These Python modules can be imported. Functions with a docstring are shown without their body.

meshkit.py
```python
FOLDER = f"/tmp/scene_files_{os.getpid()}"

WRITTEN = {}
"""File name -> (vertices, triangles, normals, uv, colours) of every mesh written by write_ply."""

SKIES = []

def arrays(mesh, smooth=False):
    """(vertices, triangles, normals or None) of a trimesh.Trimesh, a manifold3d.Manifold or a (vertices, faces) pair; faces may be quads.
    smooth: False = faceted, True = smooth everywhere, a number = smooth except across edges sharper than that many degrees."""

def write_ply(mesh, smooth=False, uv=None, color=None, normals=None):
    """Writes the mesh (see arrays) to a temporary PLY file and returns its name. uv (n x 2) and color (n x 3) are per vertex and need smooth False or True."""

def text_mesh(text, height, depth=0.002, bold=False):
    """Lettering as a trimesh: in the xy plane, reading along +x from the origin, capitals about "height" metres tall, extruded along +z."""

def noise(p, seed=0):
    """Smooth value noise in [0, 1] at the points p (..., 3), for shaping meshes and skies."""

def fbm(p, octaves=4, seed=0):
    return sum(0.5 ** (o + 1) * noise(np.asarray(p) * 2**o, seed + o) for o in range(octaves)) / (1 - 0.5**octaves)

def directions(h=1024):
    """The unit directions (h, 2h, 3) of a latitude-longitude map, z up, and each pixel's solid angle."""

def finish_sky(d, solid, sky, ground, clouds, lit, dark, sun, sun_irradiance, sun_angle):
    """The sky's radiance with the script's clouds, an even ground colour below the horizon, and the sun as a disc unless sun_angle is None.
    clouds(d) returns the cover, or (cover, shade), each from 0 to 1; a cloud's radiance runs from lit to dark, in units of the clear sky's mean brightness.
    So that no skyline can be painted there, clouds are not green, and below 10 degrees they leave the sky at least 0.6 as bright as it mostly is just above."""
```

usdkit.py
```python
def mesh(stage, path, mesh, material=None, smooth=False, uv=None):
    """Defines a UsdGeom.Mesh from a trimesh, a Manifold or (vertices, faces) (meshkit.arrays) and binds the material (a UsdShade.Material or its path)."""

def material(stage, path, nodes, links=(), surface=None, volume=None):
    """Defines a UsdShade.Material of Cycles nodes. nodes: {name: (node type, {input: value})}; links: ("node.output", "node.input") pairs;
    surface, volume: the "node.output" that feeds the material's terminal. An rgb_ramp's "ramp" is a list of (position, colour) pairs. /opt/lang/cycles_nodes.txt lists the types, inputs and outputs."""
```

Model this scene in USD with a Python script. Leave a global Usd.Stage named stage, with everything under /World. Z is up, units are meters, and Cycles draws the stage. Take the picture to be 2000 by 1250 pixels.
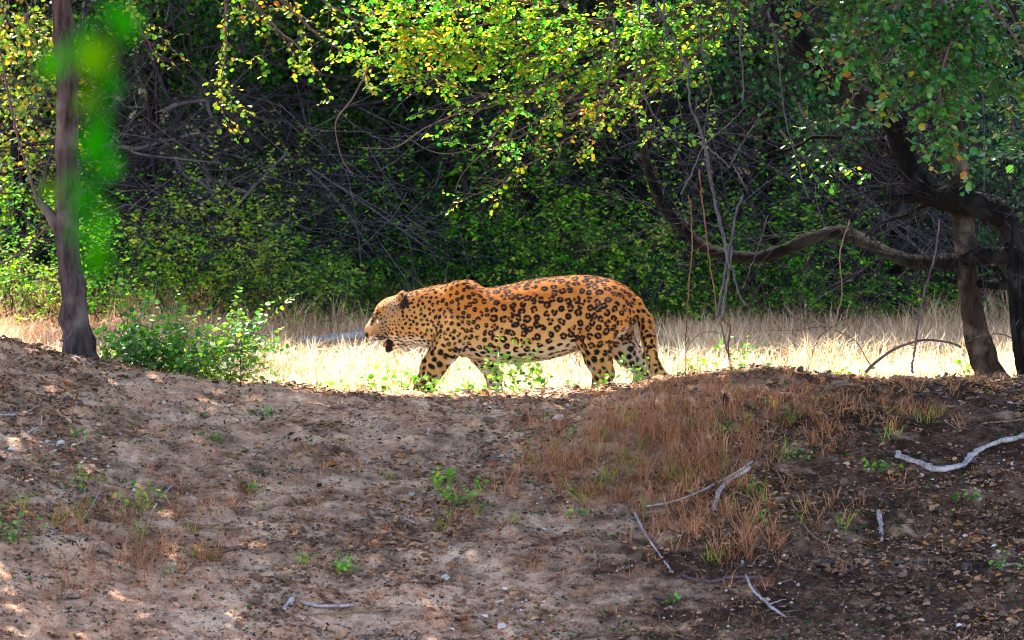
import math, numpy as np
from scipy.spatial import cKDTree
from scipy.sparse import coo_matrix
from scipy.sparse.csgraph import connected_components
from scipy.interpolate import PchipInterpolator
from pxr import Usd, UsdGeom, UsdLux, UsdShade, Sdf, Gf, Vt
import usdkit, meshkit

stage = Usd.Stage.CreateInMemory()
UsdGeom.SetStageUpAxis(stage, 'Z'); UsdGeom.SetStageMetersPerUnit(stage, 1.0)
UsdGeom.Xform.Define(stage, '/World'); UsdGeom.Scope.Define(stage, '/World/Looks')

# ------------------------------------------------------------------ camera, sky, sun, exposure
CAM = np.array([0.0, -25.0, 1.305]); FPX = 10325.0; PITCH = math.atan(376 / FPX)
EXPOSURE = 2.45
SUN_EL, SUN_AZ = math.radians(57), math.atan2(-0.55, 0.83)
SKY_STRENGTH, SUN_INTENSITY = 0.13, 1.25

cam = UsdGeom.Camera.Define(stage, '/World/camera')
cam.CreateHorizontalApertureAttr(36.0); cam.CreateVerticalApertureAttr(22.5)
cam.CreateFocalLengthAttr(36.0 * FPX / 2000.0)
cam.CreateFStopAttr(9.0); cam.CreateFocusDistanceAttr(25.0)
cam.CreateClippingRangeAttr(Gf.Vec2f(0.1, 2000)); cam.CreateExposureAttr(EXPOSURE)
cam.AddTranslateOp().Set(Gf.Vec3d(*CAM)); cam.AddRotateXOp().Set(90 - math.degrees(PITCH))

sky = UsdLux.DomeLight.Define(stage, '/World/sky')
skym = usdkit.material(stage, '/World/Looks/sky_air', {
    's': ('sky_texture', {'sky_type': 'single_scattering', 'sun_disc': False, 'sun_elevation': SUN_EL, 'sun_rotation': SUN_AZ}),
    'b': ('background_shader', {'strength': SKY_STRENGTH})}, [('s.color', 'b.color')], surface='b.background')
UsdShade.MaterialBindingAPI.Apply(sky.GetPrim()).Bind(skym)
sky.GetPrim().SetCustomDataByKey('kind', 'structure')
S = np.array([math.cos(SUN_EL) * math.sin(SUN_AZ), math.cos(SUN_EL) * math.cos(SUN_AZ), math.sin(SUN_EL)])
sun = UsdLux.DistantLight.Define(stage, '/World/sun')
sun.CreateIntensityAttr(SUN_INTENSITY); sun.CreateNormalizeAttr(True); sun.CreateAngleAttr(0.5); sun.CreateColorAttr(Gf.Vec3f(1, 0.93, 0.82))
_x = np.cross([0, 0, 1.0], S); _x /= np.linalg.norm(_x); _y = np.cross(S, _x)
sun.AddTransformOp().Set(Gf.Matrix4d(*_x, 0, *_y, 0, *S, 0, 0, 0, 0, 1))
KX, KY = S[0] / S[2], S[1] / S[2]          # a point at height z shades the ground at (x - KX z, y - KY z)

# ------------------------------------------------------------------ pixel helpers (photograph is 2000 x 1250)
FWD = np.array([0, math.cos(PITCH), -math.sin(PITCH)]); UP = np.array([0, math.sin(PITCH), math.cos(PITCH)]); RIGHT = np.array([1.0, 0, 0])
def ray(px, py):
    d = RIGHT * (px - 1000) + FWD * FPX - UP * (py - 625); return d / d[1]
def P(px, py, Y): return CAM + ray(px, py) * (Y - CAM[1])
def PX(p):
    q = np.asarray(p, float) - CAM; f = q @ FWD
    return np.stack([1000 + FPX * (q @ RIGHT) / f, 625 - FPX * (q @ UP) / f], -1)
def path(pts, Y):
    """pixel polyline (px, py[, Y]) to smooth world polyline"""
    w = np.array([P(p[0], p[1], p[2] if len(p) > 2 else Y) for p in pts])
    return smooth_line(w)
def smooth_line(w, n=None):
    w = np.asarray(w, float)
    if len(w) == 2: w = np.array([w[0], (w[0] + w[1]) / 2 + np.random.default_rng(int(abs(w[0, 0]) * 1e4)).normal(0, .02, 3) * np.linalg.norm(w[1] - w[0]), w[1]])
    s = np.r_[0, np.cumsum(np.linalg.norm(np.diff(w, axis=0), axis=1))]
    n = n or max(8, int(max(5 * len(w), min(160, s[-1] / .022))))
    return PchipInterpolator(s, w)(np.linspace(0, s[-1], n))

# ------------------------------------------------------------------ naming and tagging
count, base, TINTED = {}, {}, set()
def unique(parent, name):
    k = (parent, name); count[k] = count.get(k, -1) + 1
    return f'{parent}/{name}' + (f'_{count[k]:03d}' if count[k] else '')
def tag(prim, label=None, cat=None, group=None, kind=None):
    for k, v in (('label', label), ('category', cat), ('group', group), ('kind', kind)):
        if v: prim.SetCustomDataByKey(k, v)
    return prim
def thing(name, label, cat, at, group=None):
    p = unique('/World', name); x = UsdGeom.Xform.Define(stage, p); x.AddTranslateOp().Set(Gf.Vec3d(*map(float, at)))
    base[p] = np.asarray(at, float); tag(x.GetPrim(), label, cat, group); return p
def obj(name, mesh, mat, parent='/World', smooth=False, label=None, kind=None):
    v, f = (mesh.vertices, mesh.faces) if hasattr(mesh, 'vertices') else mesh
    p = unique(parent, name); b = base.get(parent, np.zeros(3)); base[p] = b
    m = usdkit.mesh(stage, p, (np.asarray(v) - b, f), mat, smooth=smooth)
    if str(mat.GetPath()) in TINTED:       # every leaf or blade its own tone: a random value per island, drifting from clump to clump
        f = np.asarray(f); v = np.asarray(v)
        lab = connected_components(coo_matrix((np.ones(len(f) * 2, bool), (np.r_[f[:, 0], f[:, 1]], np.r_[f[:, 1], f[:, 2]])), shape=(len(v), len(v))), directed=False)[1]
        r = np.random.default_rng(len(v) + sum(map(ord, p))).random(lab.max() + 1)[lab] if len(v) else np.zeros(0)
        if len(v) > 40:
            r = r + 0.7 * (meshkit.fbm(v * 2.4, 2, 12) - .5); one = np.zeros(lab.max() + 1); one[lab] = r; r = (np.argsort(np.argsort(one)) / max(1, len(one) - 1))[lab]
        UsdGeom.PrimvarsAPI(m).CreatePrimvar('rnd', Sdf.ValueTypeNames.FloatArray, 'vertex').Set(Vt.FloatArray.FromNumpy(r.astype(np.float32)))
    tag(m.GetPrim(), label, None, None, kind); return p
def prim(p): return stage.GetPrimAtPath(p)

# ------------------------------------------------------------------ mesh helpers
def join(parts):
    parts = [p for p in parts if len(p[0])]
    if not parts: return np.zeros((0, 3)), np.zeros((0, 3), int)
    o = np.cumsum([0] + [len(p[0]) for p in parts])
    return np.vstack([p[0] for p in parts]), np.vstack([np.asarray(p[1]) + a for p, a in zip(parts, o)])
def tube(pts, r, sides=8, rough=0.0, seed=0, cap=True):
    pts = np.asarray(pts, float); n = len(pts); r = np.broadcast_to(np.asarray(r, float), (n,))
    t = np.gradient(pts, axis=0); t /= np.linalg.norm(t, axis=1, keepdims=True) + 1e-12
    ref = np.array([0, 1.0, 0.13]) if abs(t.mean(0)[1]) < 0.8 else np.array([1.0, 0, 0.1])
    a = np.cross(t, ref); a /= np.linalg.norm(a, axis=1, keepdims=True) + 1e-12; b = np.cross(t, a)
    ang = np.arange(sides) * 2 * np.pi / sides
    u = np.cos(ang)[None, :, None] * a[:, None] + np.sin(ang)[None, :, None] * b[:, None]
    R = np.repeat(r[:, None], sides, 1)
    if rough:
        q = pts[:, None] + u * r[:, None, None]
        R = R * (1 + rough * (meshkit.fbm(q * np.array([14, 14, 5.0]), 3, seed) - 0.5) * 2.4 + 0.9 * rough * (np.abs(meshkit.noise(q * np.array([60, 60, 14.0]), seed + 5) - 0.5) * 2 - .5) + 2.2 * rough * np.maximum(0, meshkit.noise(q * 9, seed + 9) - .72) * 3)
    v = (pts[:, None] + u * R[..., None]).reshape(-1, 3)
    i, j = np.meshgrid(np.arange(n - 1), np.arange(sides), indexing='ij')
    q = np.stack([i * sides + j, i * sides + (j + 1) % sides, (i + 1) * sides + (j + 1) % sides, (i + 1) * sides + j], -1).reshape(-1, 4)
    f = np.vstack([q[:, [0, 1, 2]], q[:, [0, 2, 3]]])
    if cap:
        v = np.vstack([v, pts[0], pts[-1]]); k = np.arange(sides); e = (n - 1) * sides
        f = np.vstack([f, np.stack([np.full(sides, len(v) - 2), (k + 1) % sides, k], 1), np.stack([np.full(sides, len(v) - 1), e + k, e + (k + 1) % sides], 1)])
    return v, f
def taper(n, a, b, p=1.0): return a + (b - a) * np.linspace(0, 1, n) ** p
def wander(rng, p, d, L, n, w=0.25, g=0.0):
    d = np.asarray(d, float) / np.linalg.norm(d); out = [np.asarray(p, float)]; h = L / n
    kick = rng.normal(0, w, (n, 3))
    for k in kick:
        d = d + k * 0.5 + np.array([0, 0, g]); d /= np.linalg.norm(d); out.append(out[-1] + d * h)
    return np.array(out)
TEMPL = {
    'round': (np.array([[0, 0, 0], [.25, .36, .05], [.68, .42, .06], [1, 0, -.06], [.68, -.42, .06], [.25, -.36, .05], [.5, 0, -.02]]), np.array([[6, 0, 1], [6, 1, 2], [6, 2, 3], [6, 3, 4], [6, 4, 5], [6, 5, 0]])),
    'oval': (np.array([[0, 0, 0], [.4, .26, .05], [1, 0, -.05], [.4, -.26, .05]]), np.array([[0, 1, 2], [0, 2, 3]])),
    'dry': (np.array([[0, 0, 0], [.3, .33, .16], [.75, .28, .22], [1, 0, .08], [.75, -.28, .05], [.3, -.33, .18], [.5, 0, 0]]), np.array([[6, 0, 1], [6, 1, 2], [6, 2, 3], [6, 3, 4], [6, 4, 5], [6, 5, 0]])),
}
def leaves(pos, axis, nrm, size, kind='round'):
    T, F = TEMPL[kind]; n = len(pos)
    if n == 0: return np.zeros((0, 3)), np.zeros((0, 3), int)
    a = axis / (np.linalg.norm(axis, axis=1, keepdims=True) + 1e-9)
    s = np.cross(nrm, a); s /= np.linalg.norm(s, axis=1, keepdims=True) + 1e-9; m = np.cross(a, s)
    V = pos[:, None] + size[:, None, None] * (T[None, :, :1] * a[:, None] + T[None, :, 1:2] * s[:, None] + T[None, :, 2:] * m[:, None])
    return V.reshape(-1, 3), (F[None] + (np.arange(n) * len(T))[:, None, None]).reshape(-1, 3)
class Lv:
    def __init__(s): s.p, s.a, s.n, s.s = [], [], [], []
    def add(s, p, a, n, sz): s.p.append(p); s.a.append(a); s.n.append(n); s.s.append(sz)
    def get(s): return [np.concatenate(x) if x else np.zeros((0, 3)) for x in (s.p, s.a, s.n)] + [np.concatenate(s.s) if s.s else np.zeros(0)]
def leaf_along(rng, pts, sp, size, lv, droop=0.3, jit=0.35, start=0.0, flat=0.7):
    seg = np.linalg.norm(np.diff(pts, axis=0), axis=1); s = np.r_[0, np.cumsum(seg)]; L = s[-1]
    n = max(1, int(L * (1 - start) / sp)); at = L * start + (np.arange(n) + rng.random(n)) * sp; at = np.clip(at, 0, L)
    p = np.stack([np.interp(at, s, pts[:, k]) for k in range(3)], 1)
    i = np.clip(np.searchsorted(s, at) - 1, 0, len(seg) - 1); t = (pts[i + 1] - pts[i]) / (seg[i, None] + 1e-9)
    side = np.cross(t, [0, 0, 1.0]); ln = np.linalg.norm(side, axis=1, keepdims=True); side = np.where(ln < 0.2, np.array([[1.0, 0.2, 0]]), side / (ln + 1e-9))
    sg = np.where(np.arange(n) % 2, 1.0, -1.0)[:, None]
    a = t * 0.5 + side * sg + rng.normal(0, jit, (n, 3)) + np.array([0, 0, -droop])
    nr = np.array([0, 0, flat]) + rng.normal(0, 0.5, (n, 3))
    lv.add(p, a, nr, size * rng.uniform(0.5, 1.3, n))
def grow(rng, p, d, L, r, depth, cfg, wood, lv):
    n = max(4, int(L / cfg.get('step', 0.06))); pts = wander(rng, p, d, L, n, cfg.get('w', 0.22), cfg.get('g', 0.0))
    wood.append((pts, taper(n + 1, r, r * (0.45 if depth else 0.3)), 6 if r > 0.012 else (4 if r > 0.004 else 3)))
    if depth == 0 or cfg.get('leaf_all'):
        if cfg['leaf'] and rng.random() < cfg.get('leafy', 1.0): leaf_along(rng, pts, cfg['sp'], cfg['leaf'], lv, cfg.get('droop', 0.3), start=cfg.get('start', 0.1))
    if depth:
        k = cfg['n'][depth - 1]; k = max(1, int(k * L / cfg['ref'][depth - 1] + rng.random()))
        for t in np.sort(rng.uniform(cfg.get('t0', 0.15), 1.0, k)):
            i = min(n - 1, int(t * n)); tg = pts[i + 1] - pts[i]; tg /= np.linalg.norm(tg)
            q = rng.normal(0, 1, 3); q -= tg * (q @ tg); q /= np.linalg.norm(q) + 1e-9; q = q + np.array(cfg.get('bias', (0, 0, 0)))
            an = rng.uniform(0.5, 1.1); grow(rng, pts[i], tg * math.cos(an) + q * math.sin(an), L * rng.uniform(0.35, 0.65), max(r * 0.55, 0.0012), depth - 1, cfg, wood, lv)
def wood_mesh(wood): return join([tube(p, r, s, cap=False) for p, r, s in wood])
def sm(a, b, x): t = np.clip((x - a) / (b - a), 0, 1); return t * t * (3 - 2 * t)

# ------------------------------------------------------------------ materials
L = '/World/Looks/'
def leaf_mat(name, ramp, rough=0.45, trans=0.35, tgain=(1.5, 1.6, 0.7), spec=0.4):
    tr = [(p, tuple(min(0.9, c * g) for c, g in zip(col, tgain))) for p, col in ramp]
    TINTED.add(L + name)
    return usdkit.material(stage, L + name, {
        'g': ('attribute', {'attribute': 'rnd'}), 'r': ('rgb_ramp', {'ramp': ramp}), 'r2': ('rgb_ramp', {'ramp': tr}),
        'p': ('principled_bsdf', {'roughness': rough, 'specular_ior_level': spec}), 't': ('translucent_bsdf', {}), 'm': ('mix_closure', {'fac': trans})},
        [('g.fac', 'r.fac'), ('g.fac', 'r2.fac'), ('r.color', 'p.base_color'), ('r2.color', 't.color'), ('p.BSDF', 'm.closure1'), ('t.BSDF', 'm.closure2')], surface='m.closure')
def bark_mat(name, a, b, c=None, scale=1.0, bump=1.0, rough=0.9):
    return usdkit.material(stage, L + name, {
        'g': ('geometry', {}), 'mp': ('mapping', {'scale': (38 * scale, 38 * scale, 7 * scale)}),
        'n': ('noise_texture', {'scale': 1.0, 'detail': 5.0, 'roughness': 0.65, 'distortion': 0.6}), 'n2': ('noise_texture', {'scale': 6.0 * scale, 'detail': 4.0}),
        'r': ('rgb_ramp', {'ramp': [(0.3, a), (0.62, b)]}), 'r2': ('rgb_ramp', {'ramp': [(0.52, (0, 0, 0)), (0.66, (1, 1, 1))]}),
        'mx': ('mix_color', {'b': c or b}), 'bp': ('bump', {'strength': bump, 'distance': 0.012}), 'p': ('principled_bsdf', {'roughness': rough, 'specular_ior_level': 0.06})},
        [('g.position', 'mp.vector'), ('mp.vector', 'n.vector'), ('g.position', 'n2.vector'), ('n.fac', 'r.fac'), ('n2.fac', 'r2.fac'), ('r.color', 'mx.a'), ('r2.color', 'mx.fac'),
         ('mx.result', 'p.base_color'), ('n.fac', 'bp.height'), ('bp.normal', 'p.normal')], surface='p.BSDF')
def plain(name, col, rough=0.6, **kw):
    return usdkit.material(stage, L + name, {'p': ('principled_bsdf', {'base_color': col, 'roughness': rough, **kw})}, surface='p.BSDF')
M = {
    'bark_left': bark_mat('purple_grey_bark', (0.006, 0.004, 0.004), (0.054, 0.036, 0.034), (0.085, 0.066, 0.058)),
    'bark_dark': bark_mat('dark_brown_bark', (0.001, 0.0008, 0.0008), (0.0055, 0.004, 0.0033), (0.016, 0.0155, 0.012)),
    'bark_pale': bark_mat('mottled_bark', (0.003, 0.002, 0.0015), (0.024, 0.015, 0.010), (0.085, 0.065, 0.045)),
    'twig_dark': bark_mat('dark_twig', (0.03, 0.018, 0.02), (0.10, 0.06, 0.06), scale=2, bump=0.2),
    'twig_grey': bark_mat('grey_twig', (0.018, 0.015, 0.018), (0.085, 0.074, 0.084), scale=2, bump=0.2),
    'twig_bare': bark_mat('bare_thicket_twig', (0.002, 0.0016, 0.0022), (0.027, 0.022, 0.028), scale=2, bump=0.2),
    'twig_red': bark_mat('red_brown_vine', (0.05, 0.018, 0.011), (0.17, 0.07, 0.042), scale=2, bump=0.2),
    'stick_pale': bark_mat('weathered_stick', (0.08, 0.062, 0.058), (0.34, 0.28, 0.27), scale=1.6, bump=0.4),
    'stick_brown': bark_mat('brown_stick', (0.06, 0.034, 0.022), (0.20, 0.12, 0.075), scale=1.6, bump=0.4),
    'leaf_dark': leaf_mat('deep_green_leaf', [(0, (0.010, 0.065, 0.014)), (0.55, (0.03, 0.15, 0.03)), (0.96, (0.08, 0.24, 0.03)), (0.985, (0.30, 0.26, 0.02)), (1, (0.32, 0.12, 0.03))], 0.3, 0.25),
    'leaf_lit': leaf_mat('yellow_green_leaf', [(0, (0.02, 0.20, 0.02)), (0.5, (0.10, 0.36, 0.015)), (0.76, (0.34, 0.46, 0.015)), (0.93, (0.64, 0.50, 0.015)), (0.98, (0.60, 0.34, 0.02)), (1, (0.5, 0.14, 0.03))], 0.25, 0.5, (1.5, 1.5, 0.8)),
    'leaf_yellow': leaf_mat('ochre_leaf', [(0, (0.03, 0.13, 0.01)), (0.5, (0.11, 0.21, 0.012)), (0.85, (0.32, 0.27, 0.015)), (0.96, (0.36, 0.22, 0.02)), (1, (0.4, 0.12, 0.02))], 0.45, 0.4),
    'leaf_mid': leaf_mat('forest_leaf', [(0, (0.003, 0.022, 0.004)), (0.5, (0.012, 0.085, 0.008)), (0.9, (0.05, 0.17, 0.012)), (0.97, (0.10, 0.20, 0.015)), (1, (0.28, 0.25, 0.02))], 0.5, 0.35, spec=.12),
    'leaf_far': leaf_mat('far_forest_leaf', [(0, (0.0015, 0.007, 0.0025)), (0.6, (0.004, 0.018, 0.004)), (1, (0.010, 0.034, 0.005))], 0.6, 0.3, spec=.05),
    'leaf_shrub': leaf_mat('shrub_leaf', [(0, (0.005, 0.055, 0.004)), (0.5, (0.055, 0.25, 0.008)), (0.85, (0.16, 0.40, 0.014)), (1, (0.32, 0.44, 0.02))], 0.55, 0.4, spec=.1),
    'leaf_olive': leaf_mat('olive_leaf', [(0, (0.05, 0.16, 0.012)), (0.6, (0.19, 0.30, 0.022)), (1, (0.38, 0.34, 0.03))], 0.5, 0.4),
    'leaf_weed': leaf_mat('weed_leaf', [(0, (0.04, 0.17, 0.02)), (0.6, (0.12, 0.30, 0.025)), (1, (0.30, 0.36, 0.03))], 0.4, 0.4),
    'leaf_bush': leaf_mat('bush_leaf', [(0, (0.015, 0.09, 0.02)), (0.5, (0.07, 0.24, 0.02)), (0.93, (0.20, 0.34, 0.03)), (1, (0.38, 0.33, 0.03))], 0.42, 0.35),
    'leaf_near': leaf_mat('near_leaf', [(0, (0.002, 0.05, 0.0004)), (0.7, (0.006, 0.08, 0.0004)), (1, (0.04, 0.10, 0.001))], 0.8, 0.3, spec=.0),
    'litter': leaf_mat('dead_leaf', [(0, (0.05, 0.03, 0.022)), (0.35, (0.14, 0.075, 0.045)), (0.65, (0.24, 0.12, 0.06)), (0.82, (0.34, 0.16, 0.07)), (0.95, (0.45, 0.17, 0.05)), (0.985, (0.40, 0.30, 0.24)), (1, (0.55, 0.48, 0.43))], 0.7, 0.12, (1, 1, 1)),
    'crumb': leaf_mat('rotten_crumb', [(0, (0.012, 0.007, 0.005)), (0.6, (0.05, 0.026, 0.016)), (0.9, (0.15, 0.08, 0.05)), (1, (0.34, 0.22, 0.16))], 0.8, 0.05, (1, 1, 1), .1),
    'straw': leaf_mat('straw_grass', [(0, (0.46, 0.31, 0.15)), (0.5, (0.72, 0.57, 0.34)), (1, (0.84, 0.75, 0.54))], 0.7, 0.35, (1.2, 1.15, 1.0), 0.2),
    'shaded_straw': leaf_mat('shade_tinted_grass', [(0, (0.26, 0.12, 0.06)), (0.5, (0.50, 0.28, 0.155)), (1, (0.64, 0.42, 0.26))], 0.7, 0.35, (1.2, 1.15, 1.1), 0.2),  # meadow straw again, with tree shade put into the colour
    'rust_grass': leaf_mat('rust_grass', [(0, (0.16, 0.052, 0.022)), (0.5, (0.38, 0.145, 0.06)), (1, (0.56, 0.29, 0.145))], 0.75, 0.25, (1.2, 1.1, 1.0), 0.15),
    'dead_orange': leaf_mat('orange_dead_leaf', [(0, (0.42, 0.14, 0.03)), (1, (0.52, 0.26, 0.06))], 0.6, 0.15, (1, 1, 1)),
    'dead_red': plain('red_dead_leaf', (0.45, 0.05, 0.04), 0.5),
    'dead_pale': plain('bleached_dead_leaf', (0.46, 0.38, 0.33), 0.6),
    'stone': bark_mat('clod', (0.16, 0.11, 0.09), (0.38, 0.29, 0.25), bump=0.3),
}
ground_m = usdkit.material(stage, L + 'earth', {
    'g': ('geometry', {}), 'h': ('attribute', {'attribute': 'humus_shade'}), 'mw': ('attribute', {'attribute': 'meadow'}),
    'n1': ('noise_texture', {'scale': 3.2, 'detail': 6.0, 'roughness': 0.62}), 'n2': ('noise_texture', {'scale': 26.0, 'detail': 5.0, 'roughness': 0.7}), 'n3': ('noise_texture', {'scale': 110.0, 'detail': 3.0}),
    'vo': ('voronoi_texture', {'scale': 42.0}), 'n4': ('noise_texture', {'scale': 7.0, 'detail': 3.0}),
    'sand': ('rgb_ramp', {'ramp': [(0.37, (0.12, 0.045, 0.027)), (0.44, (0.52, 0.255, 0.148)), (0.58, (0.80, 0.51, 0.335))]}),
    'soil': ('rgb_ramp', {'ramp': [(0.36, (0.012, 0.006, 0.004)), (0.5, (0.065, 0.03, 0.018)), (0.64, (0.2, 0.105, 0.066))]}),  # dark mix, also carries the painted shade of the right bank
    'straw': ('rgb_ramp', {'ramp': [(0.3, (0.22, 0.14, 0.08)), (0.7, (0.42, 0.30, 0.18))]}),
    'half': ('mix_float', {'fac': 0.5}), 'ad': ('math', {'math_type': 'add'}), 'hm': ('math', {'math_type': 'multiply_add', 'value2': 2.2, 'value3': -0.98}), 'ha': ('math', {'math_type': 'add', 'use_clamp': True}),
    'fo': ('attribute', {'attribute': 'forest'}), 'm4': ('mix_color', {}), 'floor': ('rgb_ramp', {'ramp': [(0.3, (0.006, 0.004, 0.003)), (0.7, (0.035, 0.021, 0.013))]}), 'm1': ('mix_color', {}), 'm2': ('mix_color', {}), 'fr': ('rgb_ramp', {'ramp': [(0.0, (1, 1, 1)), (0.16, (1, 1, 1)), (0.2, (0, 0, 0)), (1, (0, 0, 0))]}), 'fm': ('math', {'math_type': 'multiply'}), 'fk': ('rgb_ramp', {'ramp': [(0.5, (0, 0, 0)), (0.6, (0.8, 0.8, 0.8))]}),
    'fleck': ('rgb_ramp', {'ramp': [(0.0, (0.05, 0.03, 0.025)), (0.5, (0.2, 0.09, 0.05)), (0.8, (0.34, 0.15, 0.07)), (1, (0.42, 0.34, 0.28))]}), 'sx': ('separate_color', {}), 'm3': ('mix_color', {}),
    'bp': ('bump', {'strength': 1.0, 'distance': 0.03}), 'p': ('principled_bsdf', {'roughness': 0.95, 'specular_ior_level': 0.1})},
    [('g.position', f'{k}.vector') for k in ('n1', 'n2', 'n3', 'n4', 'vo')] + [('n1.fac', 'half.a'), ('n2.fac', 'half.b'), ('half.result', 'sand.fac'), ('half.result', 'soil.fac'), ('n2.fac', 'straw.fac'),
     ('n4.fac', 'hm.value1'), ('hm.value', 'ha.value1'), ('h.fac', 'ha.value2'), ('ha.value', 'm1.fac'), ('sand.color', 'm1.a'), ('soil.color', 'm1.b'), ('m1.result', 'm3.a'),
     ('vo.distance', 'fr.fac'), ('n1.fac', 'fk.fac'), ('fr.color', 'fm.value1'), ('fk.color', 'fm.value2'), ('fm.value', 'm3.fac'), ('vo.color', 'sx.color'), ('sx.r', 'fleck.fac'), ('fleck.color', 'm3.b'),
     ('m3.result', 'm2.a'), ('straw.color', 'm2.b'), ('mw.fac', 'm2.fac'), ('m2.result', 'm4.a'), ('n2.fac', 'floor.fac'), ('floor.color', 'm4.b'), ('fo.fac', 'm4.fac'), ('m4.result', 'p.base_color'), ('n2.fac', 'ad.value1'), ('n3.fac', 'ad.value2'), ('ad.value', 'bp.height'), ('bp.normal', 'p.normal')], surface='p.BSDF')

# ------------------------------------------------------------------ ground: meadow, low berm, bank falling to the camera
YC = -1.2
_cr = np.array([(-1500, 640), (-600, 640), (0, 658), (100, 682), (180, 700), (300, 724), (400, 740), (600, 755), (800, 766), (1000, 768), (1120, 760), (1200, 752), (1300, 737), (1380, 726), (1450, 718), (1540, 724), (1600, 731), (1800, 737), (2000, 737), (3500, 735)], float)
_cx = np.array([P(a, b, YC) for a, b in _cr])
crest = PchipInterpolator(_cx[:, 0], _cx[:, 2])
def zc(x): return crest(np.clip(x, _cx[0, 0], _cx[-1, 0]))
def ground_base(x, y):
    x, y = np.broadcast_arrays(np.asarray(x, float), np.asarray(y, float)); c = zc(x)
    s = YC - y
    back = c * (1 - sm(-0.15, 1.25, -s)) + np.maximum(0, y - 15) ** 1.2 * 0.22 * (y < 60) + (np.maximum(60 - 15, 0) ** 1.2 * 0.22) * (y >= 60)  # rise behind the forest is added to block the sky low at the horizon
    R = sm(0.0, 1.2, x)
    dl = 0.05 * s + 0.165 * np.maximum(s - 0.35, 0)
    dr = 0.06 * s + 0.10 * np.maximum(s - 0.2, 0) + 0.12 * np.maximum(s - 0.9, 0) - 0.05 * np.maximum(s - 2.4, 0)
    d = dl * (1 - R) + dr * R; d = np.where(d < 0.75, d, 0.75 + (1 - np.exp(-(d - 0.75) / 0.35)) * 0.35)
    front = c - d
    return np.where(s > 0, front, back)
def ground_z(x, y):
    x, y = np.broadcast_arrays(np.asarray(x, float), np.asarray(y, float))
    p = np.stack([x, y, np.zeros_like(x)], -1)
    w = sm(-1.1, -1.7, y); amp = 0.008 + 0.05 * w
    lump = (meshkit.fbm(p * 1.7, 3, 4) - 0.5) * amp * 1.6 + (meshkit.fbm(p * 7.5 + 9, 3, 8) - 0.5) * amp * 0.9 + (np.maximum(0, meshkit.noise(p * 13 + 5, 15) - .55) ** 1.0) * amp * .75
    cr_ = (meshkit.noise(p * 31 + 2, 3) - .5) * .010 * w + (meshkit.noise(p * 17 + 7, 5) - .5) * .014 * w
    ed = cr_ + np.exp(-((y - YC) / 0.16) ** 2) * (meshkit.fbm(p * np.array([9, 3, 1.0]) + 3, 3, 2) - 0.5) * 0.05
    return ground_base(x, y) + lump + ed
def on_ground(px, py, y0=-8.5, y1=-0.9):
    ys = np.linspace(y0, y1, 400); d = ray(px, py); q = CAM + d[None] * (ys - CAM[1])[:, None]
    under = q[:, 2] < ground_z(q[:, 0], q[:, 1]); i = int(np.argmax(under)) if under.any() else 399
    return np.array([q[i, 0], q[i, 1], float(ground_z(q[i, 0], q[i, 1]))])
def stand(px, Y):
    x = P(px, 700, Y)[0]; return np.array([x, Y, float(ground_z(x, Y))])
def axis_steps(a, b, fine, far):
    core = np.arange(a, b + fine / 2, fine); out, s, hi, lo = [core], fine, [], []
    x = b
    while x < far: s *= 1.22; x += s; hi.append(x)
    x, s = a, fine
    while x > -far: s *= 1.22; x -= s; lo.append(x)
    return np.r_[lo[::-1], core, hi]
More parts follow.
